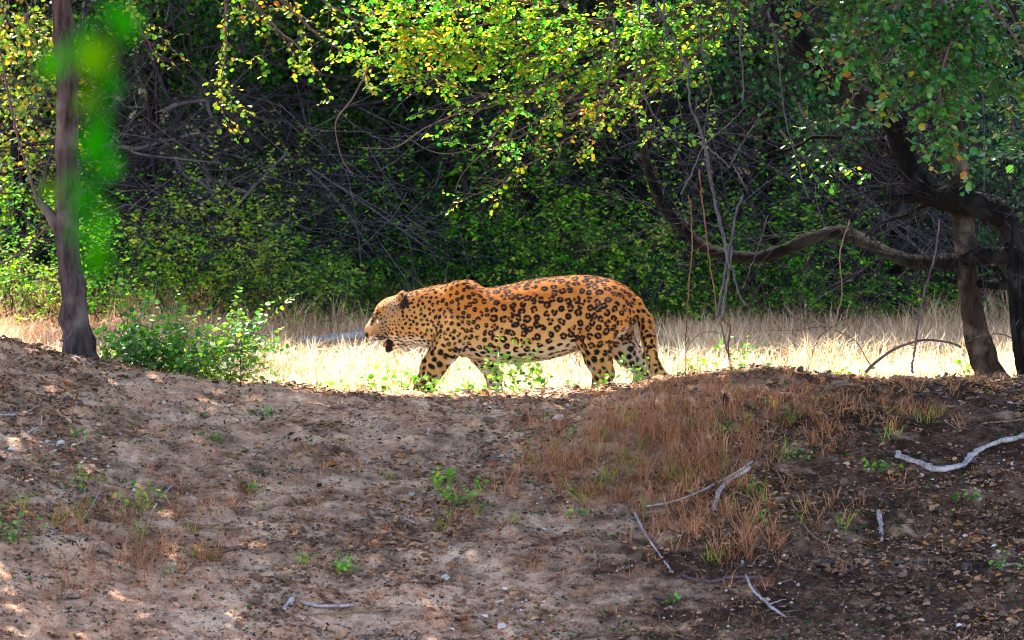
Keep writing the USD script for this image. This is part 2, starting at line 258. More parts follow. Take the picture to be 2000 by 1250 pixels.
gx = axis_steps(-2.6, 2.6, 0.016, 70); gy = np.unique(np.r_[np.arange(-6.2, -.7, 0.016), np.arange(-.7, .3, .04), np.arange(0.3, 12, 0.15), 12 + np.cumsum(0.15 * 1.15 ** np.arange(34)), -6.2 - np.cumsum(0.03 * 1.2 ** np.arange(36))]); gy = gy[gy < 120]
X, Y_ = np.meshgrid(gx, gy, indexing='ij'); Z = ground_z(X, Y_)
ny = len(gy); ii, jj = np.meshgrid(np.arange(len(gx) - 1), np.arange(ny - 1), indexing='ij'); a = ii * ny + jj
gf = np.stack([a, a + ny, a + ny + 1, a + 1], -1).reshape(-1, 4); gv = np.stack([X, Y_, Z], -1).reshape(-1, 3)
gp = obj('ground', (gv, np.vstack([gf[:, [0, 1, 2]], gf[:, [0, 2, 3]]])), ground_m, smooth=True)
tag(prim(gp), 'sandy bank sloping down from a pale dry meadow', 'ground', kind='structure')
hum_shade = np.clip(sm(0.1, 1.5, gv[:, 0] + 0.25 * (YC - gv[:, 1]) - 0.5) * 1.05 * sm(-1.0, -1.5, gv[:, 1]) + 0.02 + 0.25 * sm(-1.9, -2.5, gv[:, 1]) * sm(-4.6, -4.0, gv[:, 1]), 0, 1); hum_shade = np.where(gv[:, 1] > 8.5, 1.7, hum_shade)  # right bank: canopy shade painted in as darker soil; middle band is litter soil
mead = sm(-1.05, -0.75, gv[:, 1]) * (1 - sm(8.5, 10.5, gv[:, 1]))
for nm, val in (('humus_shade', hum_shade), ('meadow', mead), ('forest', sm(7.5, 10.0, gv[:, 1]))):
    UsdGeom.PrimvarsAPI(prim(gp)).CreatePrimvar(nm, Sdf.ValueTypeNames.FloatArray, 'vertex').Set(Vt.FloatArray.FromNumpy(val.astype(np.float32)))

# ------------------------------------------------------------------ grass
def blades(pos, h, w, lean, rng):
    n = len(pos); az = rng.uniform(0, 2 * np.pi, n); d = np.stack([np.cos(az), np.sin(az), np.zeros(n)], 1); s = np.stack([-np.sin(az + rng.normal(0, .8, n)), np.cos(az), np.zeros(n)], 1)
    u = np.array([0, 0, 1.0]); b1 = pos + (u * 0.55 + d * (lean[:, None] * 0.3)) * h[:, None]; tip = pos + (u * (1 - 0.3 * lean[:, None]) + d * lean[:, None]) * h[:, None]
    W = w[:, None] * s
    V = np.stack([pos - W, pos + W, b1 - W * 0.7, b1 + W * 0.7, tip], 1).reshape(-1, 3)
    F = (np.array([[0, 1, 3], [0, 3, 2], [2, 3, 4]])[None] + (np.arange(n) * 5)[:, None, None]).reshape(-1, 3)
    return V, F
def seat(x, y, sink=0.01): return np.stack([x, y, ground_z(x, y) - sink], 1)
rng = np.random.default_rng(11)
n = 95000; y = -0.95 + 10.8 * rng.random(n) ** 1.15; hw = 0.105 * (y + 25) + 0.3; x = rng.uniform(-1, 1, n) * hw
cl = meshkit.fbm(np.stack([x * 2.2, y * 1.3, 0 * x], 1), 3, 31); keep = rng.random(n) < sm(0.25, 0.55, cl) * 0.8 + 0.2; x, y, cl = x[keep], y[keep], cl[keep]
front = sm(0.6, -0.9, y); h = (0.06 + 0.09 * sm(0.4, 4.5, y) + .13 * sm(6.5, 9, y) * sm(.5, .7, cl)) * (0.35 + 1.3 * cl) * rng.uniform(0.5, 1.5, len(x)) * (1 - 0.25 * front)
h = np.where((np.abs(x - P(655, 660, 6.3)[0]) < .27) & (y > 4.5) & (y < 6.45), h * .22, h)
pink = rng.random(len(x)) < sm(3.2, 5.5, y + rng.normal(0, 0.5, len(x))) * 0.85 + 0.08  # blades beyond the sunny strip take the colour with shade painted in
for msk, nm, mt, lb in ((~pink, 'meadow_grass', 'straw', 'pale straw coloured grass of the sunny meadow behind the leopard'), (pink, 'back_grass', 'shaded_straw', 'dry grass along the far side of the meadow with shade painted into its pinkish colour')):
    k = msk.sum(); p = obj(nm, blades(seat(x[msk], y[msk]), h[msk], rng.uniform(0.0018, 0.0048, k), rng.uniform(0.1, 1.3, k), rng), M[mt]); tag(prim(p), lb, 'grass', kind='stuff')

# bank grass: rusty tufts (px, py, spread px, number, height)
def tuft_field(spots, rng, hmul=1.0):
    X, Y2, H = [], [], []
    for px, py, sx, sy, n, h in spots:
        c = on_ground(px, py); n = int(n * .42); ck = rng.integers(0, max(6, n // 14), n); cx, cy = rng.normal(0, sx / 400, n), rng.normal(0, sy / 400 * 3.2, n)
        X.append(c[0] + cx[ck] + rng.normal(0, .014, n)); Y2.append(c[1] + cy[ck] + rng.normal(0, .02, n)); H.append(np.full(n, h) * rng.uniform(0.45, 1.35, n))
    x, y, h = map(np.concatenate, (X, Y2, H)); ok = (y < -1.0) & (y > -7); x, y, h = x[ok], y[ok], h[ok]; k = len(x)
    return blades(seat(x, y), h, rng.uniform(0.0008, 0.0018, k), rng.uniform(0.3, 1.4, k) + (rng.random(k) < .3) * rng.uniform(.5, 2.2, k), rng)
rng = np.random.default_rng(21)
sp = [(1130, 850, 75, 30, 1500, .10), (1210, 900, 90, 40, 2200, .12), (1080, 930, 70, 30, 900, .09), (1180, 960, 60, 25, 900, .10), (1290, 830, 60, 40, 1600, .13), (1370, 880, 60, 60, 2600, .15), (1330, 960, 50, 40, 1400, .14), (1420, 1000, 70, 60, 1500, .13),
      (1500, 800, 110, 30, 1700, .11), (1680, 790, 110, 25, 1500, .11), (1560, 960, 90, 60, 900, .10), (1400, 1060, 90, 50, 900, .10), (1250, 770, 70, 12, 1100, .08), (1020, 765, 120, 8, 700, .05), (1380, 740, 120, 8, 700, .06), (1620, 742, 170, 8, 900, .06), (1860, 742, 120, 8, 600, .06)]
p = obj('rusty_grass', tuft_field(sp, rng), M['rust_grass']); tag(prim(p), 'rust coloured wispy dry grass matted over the middle of the bank', 'grass', kind='stuff')
p = obj('olive_grass', tuft_field([(1340, 860, 120, 40, 500, .11), (1240, 920, 120, 40, 400, .10), (1480, 950, 150, 60, 500, .10), (1600, 800, 150, 30, 400, .09), (200, 1020, 140, 40, 500, .10), (1000, 960, 160, 50, 300, .07)], rng), M['leaf_olive']); tag(prim(p), 'sparse olive green grass stems growing through the rust coloured grass', 'grass', kind='stuff')
sp = [(110, 1070, 60, 30, 700, .12), (270, 1060, 60, 40, 1000, .12), (330, 1090, 50, 30, 700, .11), (400, 990, 120, 50, 900, .07), (600, 940, 200, 70, 1100, .05), (840, 960, 180, 70, 1100, .06), (700, 1090, 200, 60, 900, .06), (150, 880, 150, 60, 700, .05), (1000, 1090, 150, 50, 700, .06), (450, 840, 200, 40, 600, .035), (60, 700, 90, 10, 350, .04)]
p = obj('bank_grass', tuft_field(sp, rng), M['rust_grass']); tag(prim(p), 'thin brown grass stubble on the open left half of the bank', 'grass', kind='stuff')

# leaf litter
rng = np.random.default_rng(31)
n = 46000; px = rng.uniform(-40, 2040, n); py = rng.uniform(700, 1300, n); yy = -1.05 - 4.9 * rng.random(n) ** 0.9; x = rng.uniform(-1, 1, n) * 0.101 * (yy + 25); y = yy
d = meshkit.fbm(np.stack([x * 2.1, y * 1.5, 0 * x], 1), 4, 77); keep = rng.random(n) < np.clip(sm(0.40, 0.62, d) + 0.25 * sm(0, 1.5, x) + 0.08, 0, 1); x, y = x[keep], y[keep]; n = len(x)
az = rng.uniform(0, 2 * np.pi, n); A = np.stack([np.cos(az), np.sin(az), rng.normal(0, .25, n)], 1); N = np.stack([rng.normal(0, .35, n), rng.normal(-.1, .35, n), np.ones(n)], 1)
p = obj('leaf_litter', leaves(seat(x, y, -0.004), A, N, rng.gamma(3, 0.0050, n) + 0.006, 'dry'), M['litter']); tag(prim(p), 'brown and grey leaf litter strewn over the bank', 'leaf litter', kind='stuff')
n = 42000; yy = -1.15 - 4.8 * rng.random(n); x = rng.uniform(-1, 1, n) * 0.101 * (yy + 25); keep = rng.random(n) < .25 + .75 * sm(.42, .6, meshkit.fbm(np.stack([x * 4, yy * 3, 0 * x], 1), 3, 91)); x, yy = x[keep], yy[keep]; n = len(x)
az = rng.uniform(0, 2 * np.pi, n); A = np.stack([np.cos(az), np.sin(az), rng.normal(.15, .45, n)], 1); N = np.stack([rng.normal(0, .7, n), rng.normal(-.3, .7, n), np.ones(n)], 1)
p = obj('crumbled_litter', leaves(seat(x, yy, -0.003), A, N, rng.gamma(2.5, 0.0032, n) + 0.004, 'oval'), M['crumb']); tag(prim(p), 'dark crumbs of rotten leaf and bark in the soil of the bank', 'leaf litter', kind='stuff')
n = 16000; yy = -1.15 - 4.8 * rng.random(n); x = rng.uniform(-1, 1, n) * 0.101 * (yy + 25); keep = rng.random(n) < .12 + .88 * sm(.45, .62, meshkit.fbm(np.stack([x * 2.6, yy * 2, 0 * x], 1), 3, 93)); x, yy = x[keep], yy[keep]; n = len(x)
p = obj('grass_stubble', blades(seat(x, yy, .004), rng.gamma(3, .008, n) + .008, rng.uniform(.0007, .0016, n), rng.uniform(.3, 2.4, n), rng), M['rust_grass']); tag(prim(p), 'short broken stubble of dead grass scattered over the bank', 'grass', kind='stuff')
n = 2600; yy = -1.3 - 4.6 * rng.random(n); x = rng.uniform(-1, 1, n) * 0.101 * (yy + 25); P0 = seat(x, yy, -0.004); az = rng.uniform(0, 2 * np.pi, n); ln = rng.gamma(2, 0.018, n)
V = [tube(np.stack([P0[i], P0[i] + ln[i] * np.array([math.cos(az[i]), math.sin(az[i]), rng.normal(.1, .12)])]), 0.0011, 3, cap=False) for i in range(n)]
p = obj('twig_litter', join(V), M['stick_brown']); tag(prim(p), 'fine broken twigs lying in the leaf litter', 'twig litter', kind='stuff')
n = 2600; yy = -1.3 - 4.6 * rng.random(n); x = rng.uniform(-1, 1, n) * 0.101 * (yy + 25); lv = Lv()
c = seat(x, yy, -0.002); k = 7; az = rng.uniform(0, 2 * np.pi, (n, k)); A = np.stack([np.cos(az), np.sin(az), rng.uniform(.2, 1.2, (n, k))], -1).reshape(-1, 3)
keep = np.repeat(meshkit.fbm(np.stack([x * 2.5, yy * 2, 0 * x], 1), 3, 5) > 0.48, k)
p = obj('ground_weeds', leaves(np.repeat(c, k, 0)[keep], A[keep], (np.array([0, 0, 1.0]) + rng.normal(0, .3, A.shape))[keep], rng.uniform(.006, .019, n * k)[keep], 'oval'), M['leaf_mid']); tag(prim(p), 'tiny dark green seedlings sprinkled through the litter', 'ground cover', kind='stuff')
n = 900; yy = -1.3 - 4.6 * rng.random(n); x = rng.uniform(-1, 1, n) * 0.101 * (yy + 25); import trimesh
ico = trimesh.creation.icosphere(1); c = seat(x, yy, 0.0); sz = rng.gamma(2.0, 0.0016, n) + 0.002
V = (c[:, None] + ico.vertices[None] * sz[:, None, None] * rng.uniform(.6, 1.2, (n, 1, 3)) * (1 + rng.normal(0, .07, (n, len(ico.vertices), 1)))).reshape(-1, 3)
p = obj('gravel', (V, (ico.faces[None] + (np.arange(n) * len(ico.vertices))[:, None, None]).reshape(-1, 3)), M['stone']); tag(prim(p), 'small clods and pebbles on the sandy bank', 'gravel', kind='stuff')

# ------------------------------------------------------------------ leopard
LY = 0.0
def W(px, py, y): q = P(px, py, LY); return np.array([q[0], y, q[2]])
H = 0.006
lo, hi = W(690, 540, 0) - [0, .26, .02], W(1350, 792, 0) + [.02, .26, 0]; lo, hi = np.array([lo[0], -.24, W(0, 795, 0)[2]]), np.array([hi[0], .24, W(0, 525, 0)[2]])
shape = tuple(np.ceil((hi - lo) / H).astype(int) + 1); G = [lo[k] + H * np.arange(shape[k], dtype=np.float32) for k in range(3)]
FLD = np.full(shape, 0.5, np.float32)
def smin(a, b, k): h = np.clip(0.5 + 0.5 * (b - a) / k, 0, 1); return b * (1 - h) + a * h - k * h * (1 - h)
def window(mn, mx, pad):
    s = []
    for k in range(3):
        i0 = max(0, int((mn[k] - pad - lo[k]) / H)); i1 = min(shape[k], int((mx[k] + pad - lo[k]) / H) + 2); s.append(slice(i0, i1))
    return tuple(s), [G[0][s[0]][:, None, None], G[1][s[1]][None, :, None], G[2][s[2]][None, None, :]]
def put(s, d, k, cut=False):
    FLD[s] = -smin(-FLD[s], d, k) if cut else smin(FLD[s], d, k)
def cone(a, b, ra, rb, k=0.02, sq=(1, 1, 1), cut=False):
    a, b = np.asarray(a), np.asarray(b); m = max(ra, rb); s, g = window(np.minimum(a, b) - m, np.maximum(a, b) + m, k + 0.02)
    ab = b - a; q = [g[i] - a[i] for i in range(3)]; t = np.clip(sum(q[i] * ab[i] for i in range(3)) / (ab @ ab), 0, 1)
    d = np.sqrt(sum(((q[i] - t * ab[i]) / sq[i]) ** 2 for i in range(3))) - (ra + (rb - ra) * t); put(s, d, k, cut)
def ell(c, r, k=0.02, rot=0.0, yaw=0.0, cut=False):
    c = np.asarray(c); m = max(r); s, g = window(c - m, c + m, k + 0.02); q = [g[i] - c[i] for i in range(3)]
    cr, sr = math.cos(rot), math.sin(rot); X, Zr = q[0] * cr + q[2] * sr, -q[0] * sr + q[2] * cr; Yr = q[1] + 0 * X
    cy, sy = math.cos(yaw), math.sin(yaw); X, Yr = X * cy + Yr * sy, -X * sy + Yr * cy
    n0 = np.sqrt((X / r[0]) ** 2 + (Yr / r[1]) ** 2 + (Zr / r[2]) ** 2); n1 = np.sqrt((X / r[0] ** 2) ** 2 + (Yr / r[1] ** 2) ** 2 + (Zr / r[2] ** 2) ** 2)
    put(s, n0 * (n0 - 1) / np.maximum(n1, 1e-6), k, cut)
def chain(pts, k=0.02, sq=(1, 1, 1)):
    for (a, b) in zip(pts[:-1], pts[1:]): cone(W(*a[:3]), W(*b[:3]), a[3], b[3], k, sq)
# torso and neck
st = np.array([(772, 584, 652, .066), (800, 571, 668, .088), (830, 563, 674, .102), (860, 557, 684, .122), (890, 555, 692, .136), (910, 557, 696, .142), (950, 563, 705, .150), (1000, 555, 708, .158), (1050, 545, 704, .160), (1100, 540, 693, .153), (1140, 538, 678, .146), (1180, 543, 668, .140), (1210, 553, 655, .120), (1232, 567, 638, .085), (1246, 588, 612, .03)])
sx = np.array([W(a, 600, 0)[0] for a in st[:, 0]]); zt = np.array([W(0, a, 0)[2] for a in st[:, 1]]); zb = np.array([W(0, a, 0)[2] for a in st[:, 2]])
s, g = window([sx[0] - .03, -.2, zb.min()], [sx[-1] + .02, .2, zt.max()], 0.03); xs = g[0].ravel(); xcl = np.clip(xs, sx[0], sx[-1])
T, B, HW = (PchipInterpolator(sx, v)(xcl)[:, None, None] for v in (zt, zb, st[:, 3])); cz, hz = (T + B) / 2, (T - B) / 2
u = (g[2] - cz) / hz; yy = g[1] / (HW * (1 - 0.16 * np.clip(u, -1, 1) - 0.05))
rr = (np.abs(u) ** 2.2 + np.abs(yy) ** 2.2) ** (1 / 2.2); over = np.maximum(0, np.maximum(sx[0] - xs, xs - sx[-1]))[:, None, None]
put(s, (rr - 1) * np.minimum(hz, HW) * 0.9 + over, 0.01)
for sgn in (-1, 1):   # shoulder blades and shoulder, haunch
    ox = 0 if sgn < 0 else 16
    ell(W(901 + ox, 587, sgn * .072), (.070, .040, .095), .055, rot=0.25)
    ell(W(885 + ox, 640, sgn * .105), (.080, .052, .105), .035, rot=-0.25)
    ell(W(1178, 610, sgn * .085), (.115, .075, .125), .04, rot=0.15)
ell(W(862, 655, 0), (.085, .085, .075), .03)     # brisket
# legs
chain([(890, 640, -.112, .074), (872, 677, -.115, .064), (848, 712, -.113, .054), (831, 748, -.11, .041), (820, 772, -.11, .040)], .02)
cone(W(822, 774, -.11), W(804, 779, -.11), .038, .027, .015, (1, 1.25, 1))
chain([(915, 650, .10, .066), (936, 692, .10, .046), (964, 735, .098, .034), (967, 766, .095, .033)], .02)
cone(W(966, 774, .095), W(946, 779, .095), .036, .026, .015, (1, 1.25, 1))
chain([(1184, 615, -.095, .098), (1160, 662, -.108, .078), (1168, 696, -.105, .060), (1178, 726, -.10, .044), (1173, 752, -.10, .036), (1166, 774, -.10, .036)], .025)
cone(W(1168, 776, -.10), W(1148, 780, -.10), .036, .027, .015, (1, 1.25, 1))
chain([(1196, 610, .085, .098), (1203, 655, .10, .078), (1226, 690, .10, .058), (1258, 724, .10, .040), (1253, 752, .10, .034), (1246, 774, .10, .034)], .025)
cone(W(1248, 776, .10), W(1230, 780, .10), .035, .026, .015, (1, 1.25, 1))
# tail
chain([(1216, 580, 0, .030), (1240, 594, -.005, .034), (1259, 624, -.02, .033), (1266, 660, -.035, .031), (1270, 692, -.045, .028), (1280, 718, -.055, .026), (1296, 738, -.06, .025), (1318, 750, -.06, .024), (1342, 752, -.06, .022)], .012)
ell(W(1231, 624, -.012), (.026, .024, .026), .012)
# head
ell(W(776, 609, 0), (.088, .079, .074), .03, rot=0.55)
ell(W(757, 606, 0), (.060, .060, .050), .02, rot=0.95)
ell(W(776, 640, -.035), (.062, .045, .062), .03); ell(W(776, 640, .035), (.062, .045, .062), .03)
cone(W(752, 634, 0), W(728, 649, 0), .052, .033, .025)
cone(W(749, 607, 0), W(722, 641, 0), .034, .021, .02)
for sgn in (-1, 1):
    cone(W(747, 651, sgn * .026), W(728, 657, sgn * .016), .028, .021, .012)    # whisker pads
    ell(W(741, 606, sgn * .048), (.024, .016, .017), .012, rot=1.0)             # brow
    ell(W(745, 632, sgn * .052), (.030, .020, .022), .02, rot=.9)                # cheekbone
cone(W(720, 650, 0), W(717, 653, 0), .016, .013, .008)
chain([(800, 648, 0, .056), (781, 659, 0, .046), (767, 670, 0, .029), (760, 680, 0, .016), (757, 686, 0, .008)], .012)
ell(W(745, 675, 0), (.022, .030, .0105), .006, rot=-0.75, cut=True)                 # gap of the open mouth
for sgn in (-1, 1):
    c = W(785, 582, sgn * .062); ell(c, (.030, .013, .036), .010, rot=-0.25, yaw=sgn * 0.75); ell(c + [-.012, sgn * -.004 + sgn * .012, .004], (.019, .010, .025), .006, rot=-0.25, yaw=sgn * 0.75, cut=True)
def surface_nets(F, lo, h):
    s = F < 0; nx, ny, nz = F.shape; idx = -np.ones((nx - 1, ny - 1, nz - 1), np.int64)
    cor = [(a, b, c) for a in (0, 1) for b in (0, 1) for c in (0, 1)]
    sub = lambda A, o: A[o[0]:o[0] + nx - 1, o[1]:o[1] + ny - 1, o[2]:o[2] + nz - 1]
    cnt = sum(sub(s, o).astype(np.int8) for o in cor); act = (cnt > 0) & (cnt < 8); idx[act] = np.arange(act.sum())
    acc, num = np.zeros((act.sum(), 3)), np.zeros(act.sum())
    for o in cor:
        for k in range(3):
            if o[k] == 0:
                o2 = tuple(o[i] + (i == k) for i in range(3)); a, b = sub(F, o)[act], sub(F, o2)[act]; c = (a < 0) != (b < 0); t = np.where(c, a / np.where(c, a - b, 1), 0)
                p = np.array(o, float)[None] + np.eye(3)[k] * t[:, None]; acc += p * c[:, None]; num += c
    V = lo + h * (np.argwhere(act) + acc / num[:, None]); faces = []
    for k in range(3):
        u, v = (k + 1) % 3, (k + 2) % 3; e = np.zeros(3, int); e[k] = 1
        A = s[1:-1, 1:-1, 1:-1]; Bs = s[1 + e[0]:nx - 1 + e[0], 1 + e[1]:ny - 1 + e[1], 1 + e[2]:nz - 1 + e[2]]; at = np.argwhere(A != Bs) + 1; ins = A[tuple((at - 1).T)]
        du, dv = np.eye(3, dtype=int)[u], np.eye(3, dtype=int)[v]; get = lambda q: idx[np.clip(q[:, 0], 0, nx - 2), np.clip(q[:, 1], 0, ny - 2), np.clip(q[:, 2], 0, nz - 2)]
        q = np.stack([get(at - du - dv), get(at - dv), get(at), get(at - du)], 1); q[~ins] = q[~ins][:, ::-1]; faces.append(q[(q >= 0).all(1)])
    q = np.vstack(faces); return V, np.vstack([q[:, [0, 1, 2]], q[:, [0, 2, 3]]])
bv, bf = surface_nets(FLD, lo, H)
body = trimesh.Trimesh(bv, bf, process=False); comp = max(body.split(only_watertight=False), key=lambda m: len(m.faces))
trimesh.smoothing.filter_taubin(comp, lamb=0.5, nu=0.52, iterations=6); comp = comp.subdivide(); trimesh.smoothing.filter_taubin(comp, lamb=0.5, nu=0.52, iterations=4)
bv, bf = np.array(comp.vertices), np.array(comp.faces); _, _, bn = meshkit.arrays((bv, bf), True)
pq = PX(np.c_[bv[:, 0], np.zeros(len(bv)), bv[:, 2]]); vx, vy = pq[:, 0], pq[:, 1]
# coat: base colour, then rosettes and spots
rng = np.random.default_rng(5)
top = PchipInterpolator(st[:, 0], st[:, 1])(np.clip(vx, 775, 1245)); bot = PchipInterpolator(st[:, 0], st[:, 2])(np.clip(vx, 775, 1245)); hh = np.clip((vy - top) / (bot - top), -0.2, 1.6)
def mixc(a, b, t): return a * (1 - t[:, None]) + b * t[:, None]
TAN, GOLD, CREAM, WHITE = np.array([.36, .130, .023]), np.array([.39, .122, .015]), np.array([.42, .22, .072]), np.array([.52, .43, .33])
nz_ = meshkit.fbm(bv * 9, 3, 3)
col = mixc(np.broadcast_to(GOLD, bv.shape), np.broadcast_to(CREAM, bv.shape), sm(0.1, 0.75, hh + (nz_ - .5) * .5))
col = mixc(col, np.broadcast_to(TAN, bv.shape), sm(1080, 1160, vx) * 0.7 * sm(700, 640, vy))
headw = sm(835, 790, vx); col = mixc(col, np.broadcast_to(np.array([.36, .155, .044]), bv.shape), headw * .8)
belly = sm(-0.35, -0.8, bn[:, 2]) * sm(0.72, 0.9, hh) ; col = mixc(col, np.broadcast_to(WHITE, bv.shape), np.clip(belly, 0, 1))
inner = sm(0.1, -0.25, bn[:, 1]) * sm(648, 680, vy) * sm(.0, .04, bv[:, 1]) * (vx > 900); col = mixc(col, np.broadcast_to(np.array([.48, .38, .28]), bv.shape), np.clip(inner, 0, 1) * .85)
throat = sm(668, 690, vy + 0.25 * (vx - 800)) * (vx < 845) * (vx > 764) * sm(640, 660, vy) * (vy < 692) * (np.abs(bv[:, 1]) < .075); col = mixc(col, np.broadcast_to(WHITE, bv.shape), np.clip(throat, 0, 1) * .8)
flank = np.exp(-((hh - .92) / .14) ** 2) * (vx > 890) * (vx < 1120); col = mixc(col, np.broadcast_to(np.array([.49, .345, .21]), bv.shape), flank * .8)
mark = np.zeros(len(bv)); fill = np.zeros(len(bv)); tree = cKDTree(bv)
def zone(x, y, h, z):
    """spacing, ring radius (0: solid spot), blob radius"""
    if x > 1236 and y > 575 or x > 1275: return .030, 0, .0105
    if x < 812: return (.0155, 0, .0043) if x < 785 and y < 645 else (.0195, 0, .0068)
    if y > 712: return .034, 0, .0115
    if y > 680 and (x < 900 or x > 1125): return .039, .0078, .0082
    if h > .84 and x > 895 and x < 1125: return .037, 0, .0122
    if x < 850: return .0235, .0050, .0043
    if x < 910: return .0275, .0063, .0050
    if x < 960: return .0315, .0080, .0054
    return .0395, .0116, .0069
jit = rng.uniform(.80, .92, len(bv)); cand = rng.permutation(len(bv))[:60000]; Zs = {}; kept, kp, kz = [], [], []
grid = {}
for i in cand:
    z = zone(vx[i], vy[i], hh[i], 0); c = tuple((bv[i] // .045).astype(int)); ok = True
    for dx in (-1, 0, 1):
        for dy in (-1, 0, 1):
            for dz in (-1, 0, 1):
                for (q, sp_) in grid.get((c[0] + dx, c[1] + dy, c[2] + dz), ()):
                    if np.sum((q - bv[i]) ** 2) < (0.5 * (sp_ + z[0]) * jit[i]) ** 2: ok = False; break
                if not ok: break
            if not ok: break
        if not ok: break
    if ok: grid.setdefault(c, []).append((bv[i], z[0])); kept.append((i, z))
for i, (sp_, R, b) in kept:
    c, nrm = bv[i], bn[i]; near = np.array(tree.query_ball_point(c, R * 1.5 + b * 2.6 + .004))
    t1 = np.cross(nrm, [0, 1.0, 0.01]); t1 /= np.linalg.norm(t1) + 1e-9; t2 = np.cross(nrm, t1); q = bv[near] - c; uv = np.stack([q @ t1, q @ t2], 1)
    uv = uv + (meshkit.noise(bv[near] * 160, i % 97)[:, None] - .5) * .004
    el = 1 + rng.normal(0, .16); ro = rng.uniform(0, 2 * np.pi)
    if R == 0:
        an = ro if not (hh[i] > .84 and vy[i] < 712) else rng.normal(0, .35); cs, sn = math.cos(an), math.sin(an); m = 1.45 if hh[i] > .84 else 1.2
        d = np.sqrt(((uv[:, 0] * cs + uv[:, 1] * sn) / m) ** 2 + ((-uv[:, 0] * sn + uv[:, 1] * cs) * (1.15)) ** 2) - b * rng.uniform(.7, 1.2)
    else:
        k = rng.integers(4, 6) if R > .007 else rng.integers(3, 5); gap = rng.random(); d = np.full(len(near), 1.0); RR = R * rng.uniform(.8, 1.2)
        for j in range(k):
            if j and rng.random() < .06: continue
            an = ro + (j + rng.normal(0, .1)) * 2 * np.pi / (k + .35 * gap); o = RR * np.array([math.cos(an) * el, math.sin(an) / el]); tg = np.array([-math.sin(an), math.cos(an)]); w = uv - o
            d = np.minimum(d, np.sqrt(((w @ tg) / rng.uniform(1.1, 1.75)) ** 2 + (w @ np.array([tg[1], -tg[0]])) ** 2) - b * rng.uniform(.8, 1.15))
        fill[near] = np.maximum(fill[near], sm(RR * 1.05, RR * .6, np.hypot(uv[:, 0] / el, uv[:, 1] * el)))
    mark[near] = np.maximum(mark[near], sm(.0012, -.0012, d))
col = mixc(col, col * np.array([.62, .40, .30]), fill * .85)
# face: pale round the eye and lips, dark lip line and mouth, grey-brown crown, black back of the ear
def spot(px, py, r, y=None, ry=.03): q = np.hypot(vx - px, vy - py) / r; return np.clip(1.35 - q, 0, 1) * (1 if y is None else np.exp(-((np.abs(bv[:, 1]) - y) / ry) ** 2))
col = mixc(col, np.broadcast_to(np.array([.20, .115, .06]), bv.shape), np.clip(spot(768, 601, 20) * .95 + spot(746, 648, 17) * .9 + spot(745, 624, 15) * .65 + spot(760, 632, 18) * .35, 0, 1))
mark *= 1 - .85 * np.clip(spot(727, 640, 16), 0, 1)
col = mixc(col, np.broadcast_to(np.array([.50, .32, .21]), bv.shape), np.clip(spot(721, 634, 9), 0, 1) * .6)
col = mixc(col, np.broadcast_to(WHITE, bv.shape), np.clip(spot(738, 627, 3.4) * .7 + spot(726, 665, 8.5) + spot(772, 660, 7) * .6, 0, 1) * .9)
nose = np.clip(spot(715, 654, 5.5) * 1.6, 0, 1); lip = np.clip(spot(760, 670, 8) * 1.9 + spot(759, 680, 8) * 1.8 + spot(750, 665, 6) * 1.5 + spot(742, 662, 4), 0, 1); eyeline = np.clip(spot(731, 618, 5.0) * 2.2 + spot(728, 627, 3.6) * 1.6 + spot(726, 633, 3) + spot(738, 611, 3.6) * 1.3, 0, 1)
ear = np.clip(spot(790, 592, 8) * 1.9 + spot(792, 580, 5) * 1.2 + spot(786, 598, 6), 0, 1)
pads = ((np.abs(vy - (655 + .15 * (vx - 725))) % 4.2) < 1.7) * np.clip(spot(740, 656, 13), 0, 1) * .95
mark = np.clip(np.maximum.reduce([mark, nose, lip, eyeline, ear * .95, pads]), 0, 1)
col = mixc(col, np.broadcast_to(np.array([.0045, .003, .003]), bv.shape), mark)
col *= (0.86 + .28 * meshkit.noise(bv * np.array([160, 160, 300.0]), 9))[:, None]
fur = usdkit.material(stage, L + 'spotted_fur', {'a': ('attribute', {'attribute': 'fur'}), 'g': ('geometry', {}), 'mp': ('mapping', {'scale': (110, 260, 330)}), 'n': ('noise_texture', {'scale': 1.0, 'detail': 4.0, 'roughness': .7}),
    'bp': ('bump', {'strength': .55, 'distance': .004}), 'p': ('principled_bsdf', {'roughness': .68, 'specular_ior_level': .10, 'sheen_weight': .0, 'sheen_roughness': .45, 'sheen_tint': (1.0, .8, .55)})},
    [('g.position', 'mp.vector'), ('mp.vector', 'n.vector'), ('n.fac', 'bp.height'), ('bp.normal', 'p.normal'), ('a.color', 'p.base_color')], surface='p.BSDF')
leo = thing('leopard', 'spotted golden leopard walking left through the sunny grass with its mouth open', 'leopard', W(1000, 788, 0))
bp = obj('body', (bv, bf), fur, leo, smooth=True)
UsdGeom.PrimvarsAPI(prim(bp)).CreatePrimvar('fur', Sdf.ValueTypeNames.Color3fArray, 'vertex').Set(Vt.Vec3fArray.FromNumpy(np.clip(col, 0, 1).astype(np.float32)))
rng = np.random.default_rng(71); tri = bv[bf]; ar = np.linalg.norm(np.cross(tri[:, 1] - tri[:, 0], tri[:, 2] - tri[:, 0]), axis=1); n = 80000
fi = rng.choice(len(bf), n, p=ar / ar.sum()); wv = rng.dirichlet((1, 1, 1), n); root = (tri[fi] * wv[..., None]).sum(1); nn = bn[bf[fi, 0]]; vi = bf[fi, 0]
flow = np.stack([np.ones(n), .0 * nn[:, 1], -.35 - 1.2 * sm(690, 720, vy[vi])], 1); flow[vx[vi] < 790] += [-.2, 0, -.5]; flow -= nn * (flow * nn).sum(1, keepdims=True); flow /= np.linalg.norm(flow, axis=1, keepdims=True) + 1e-6
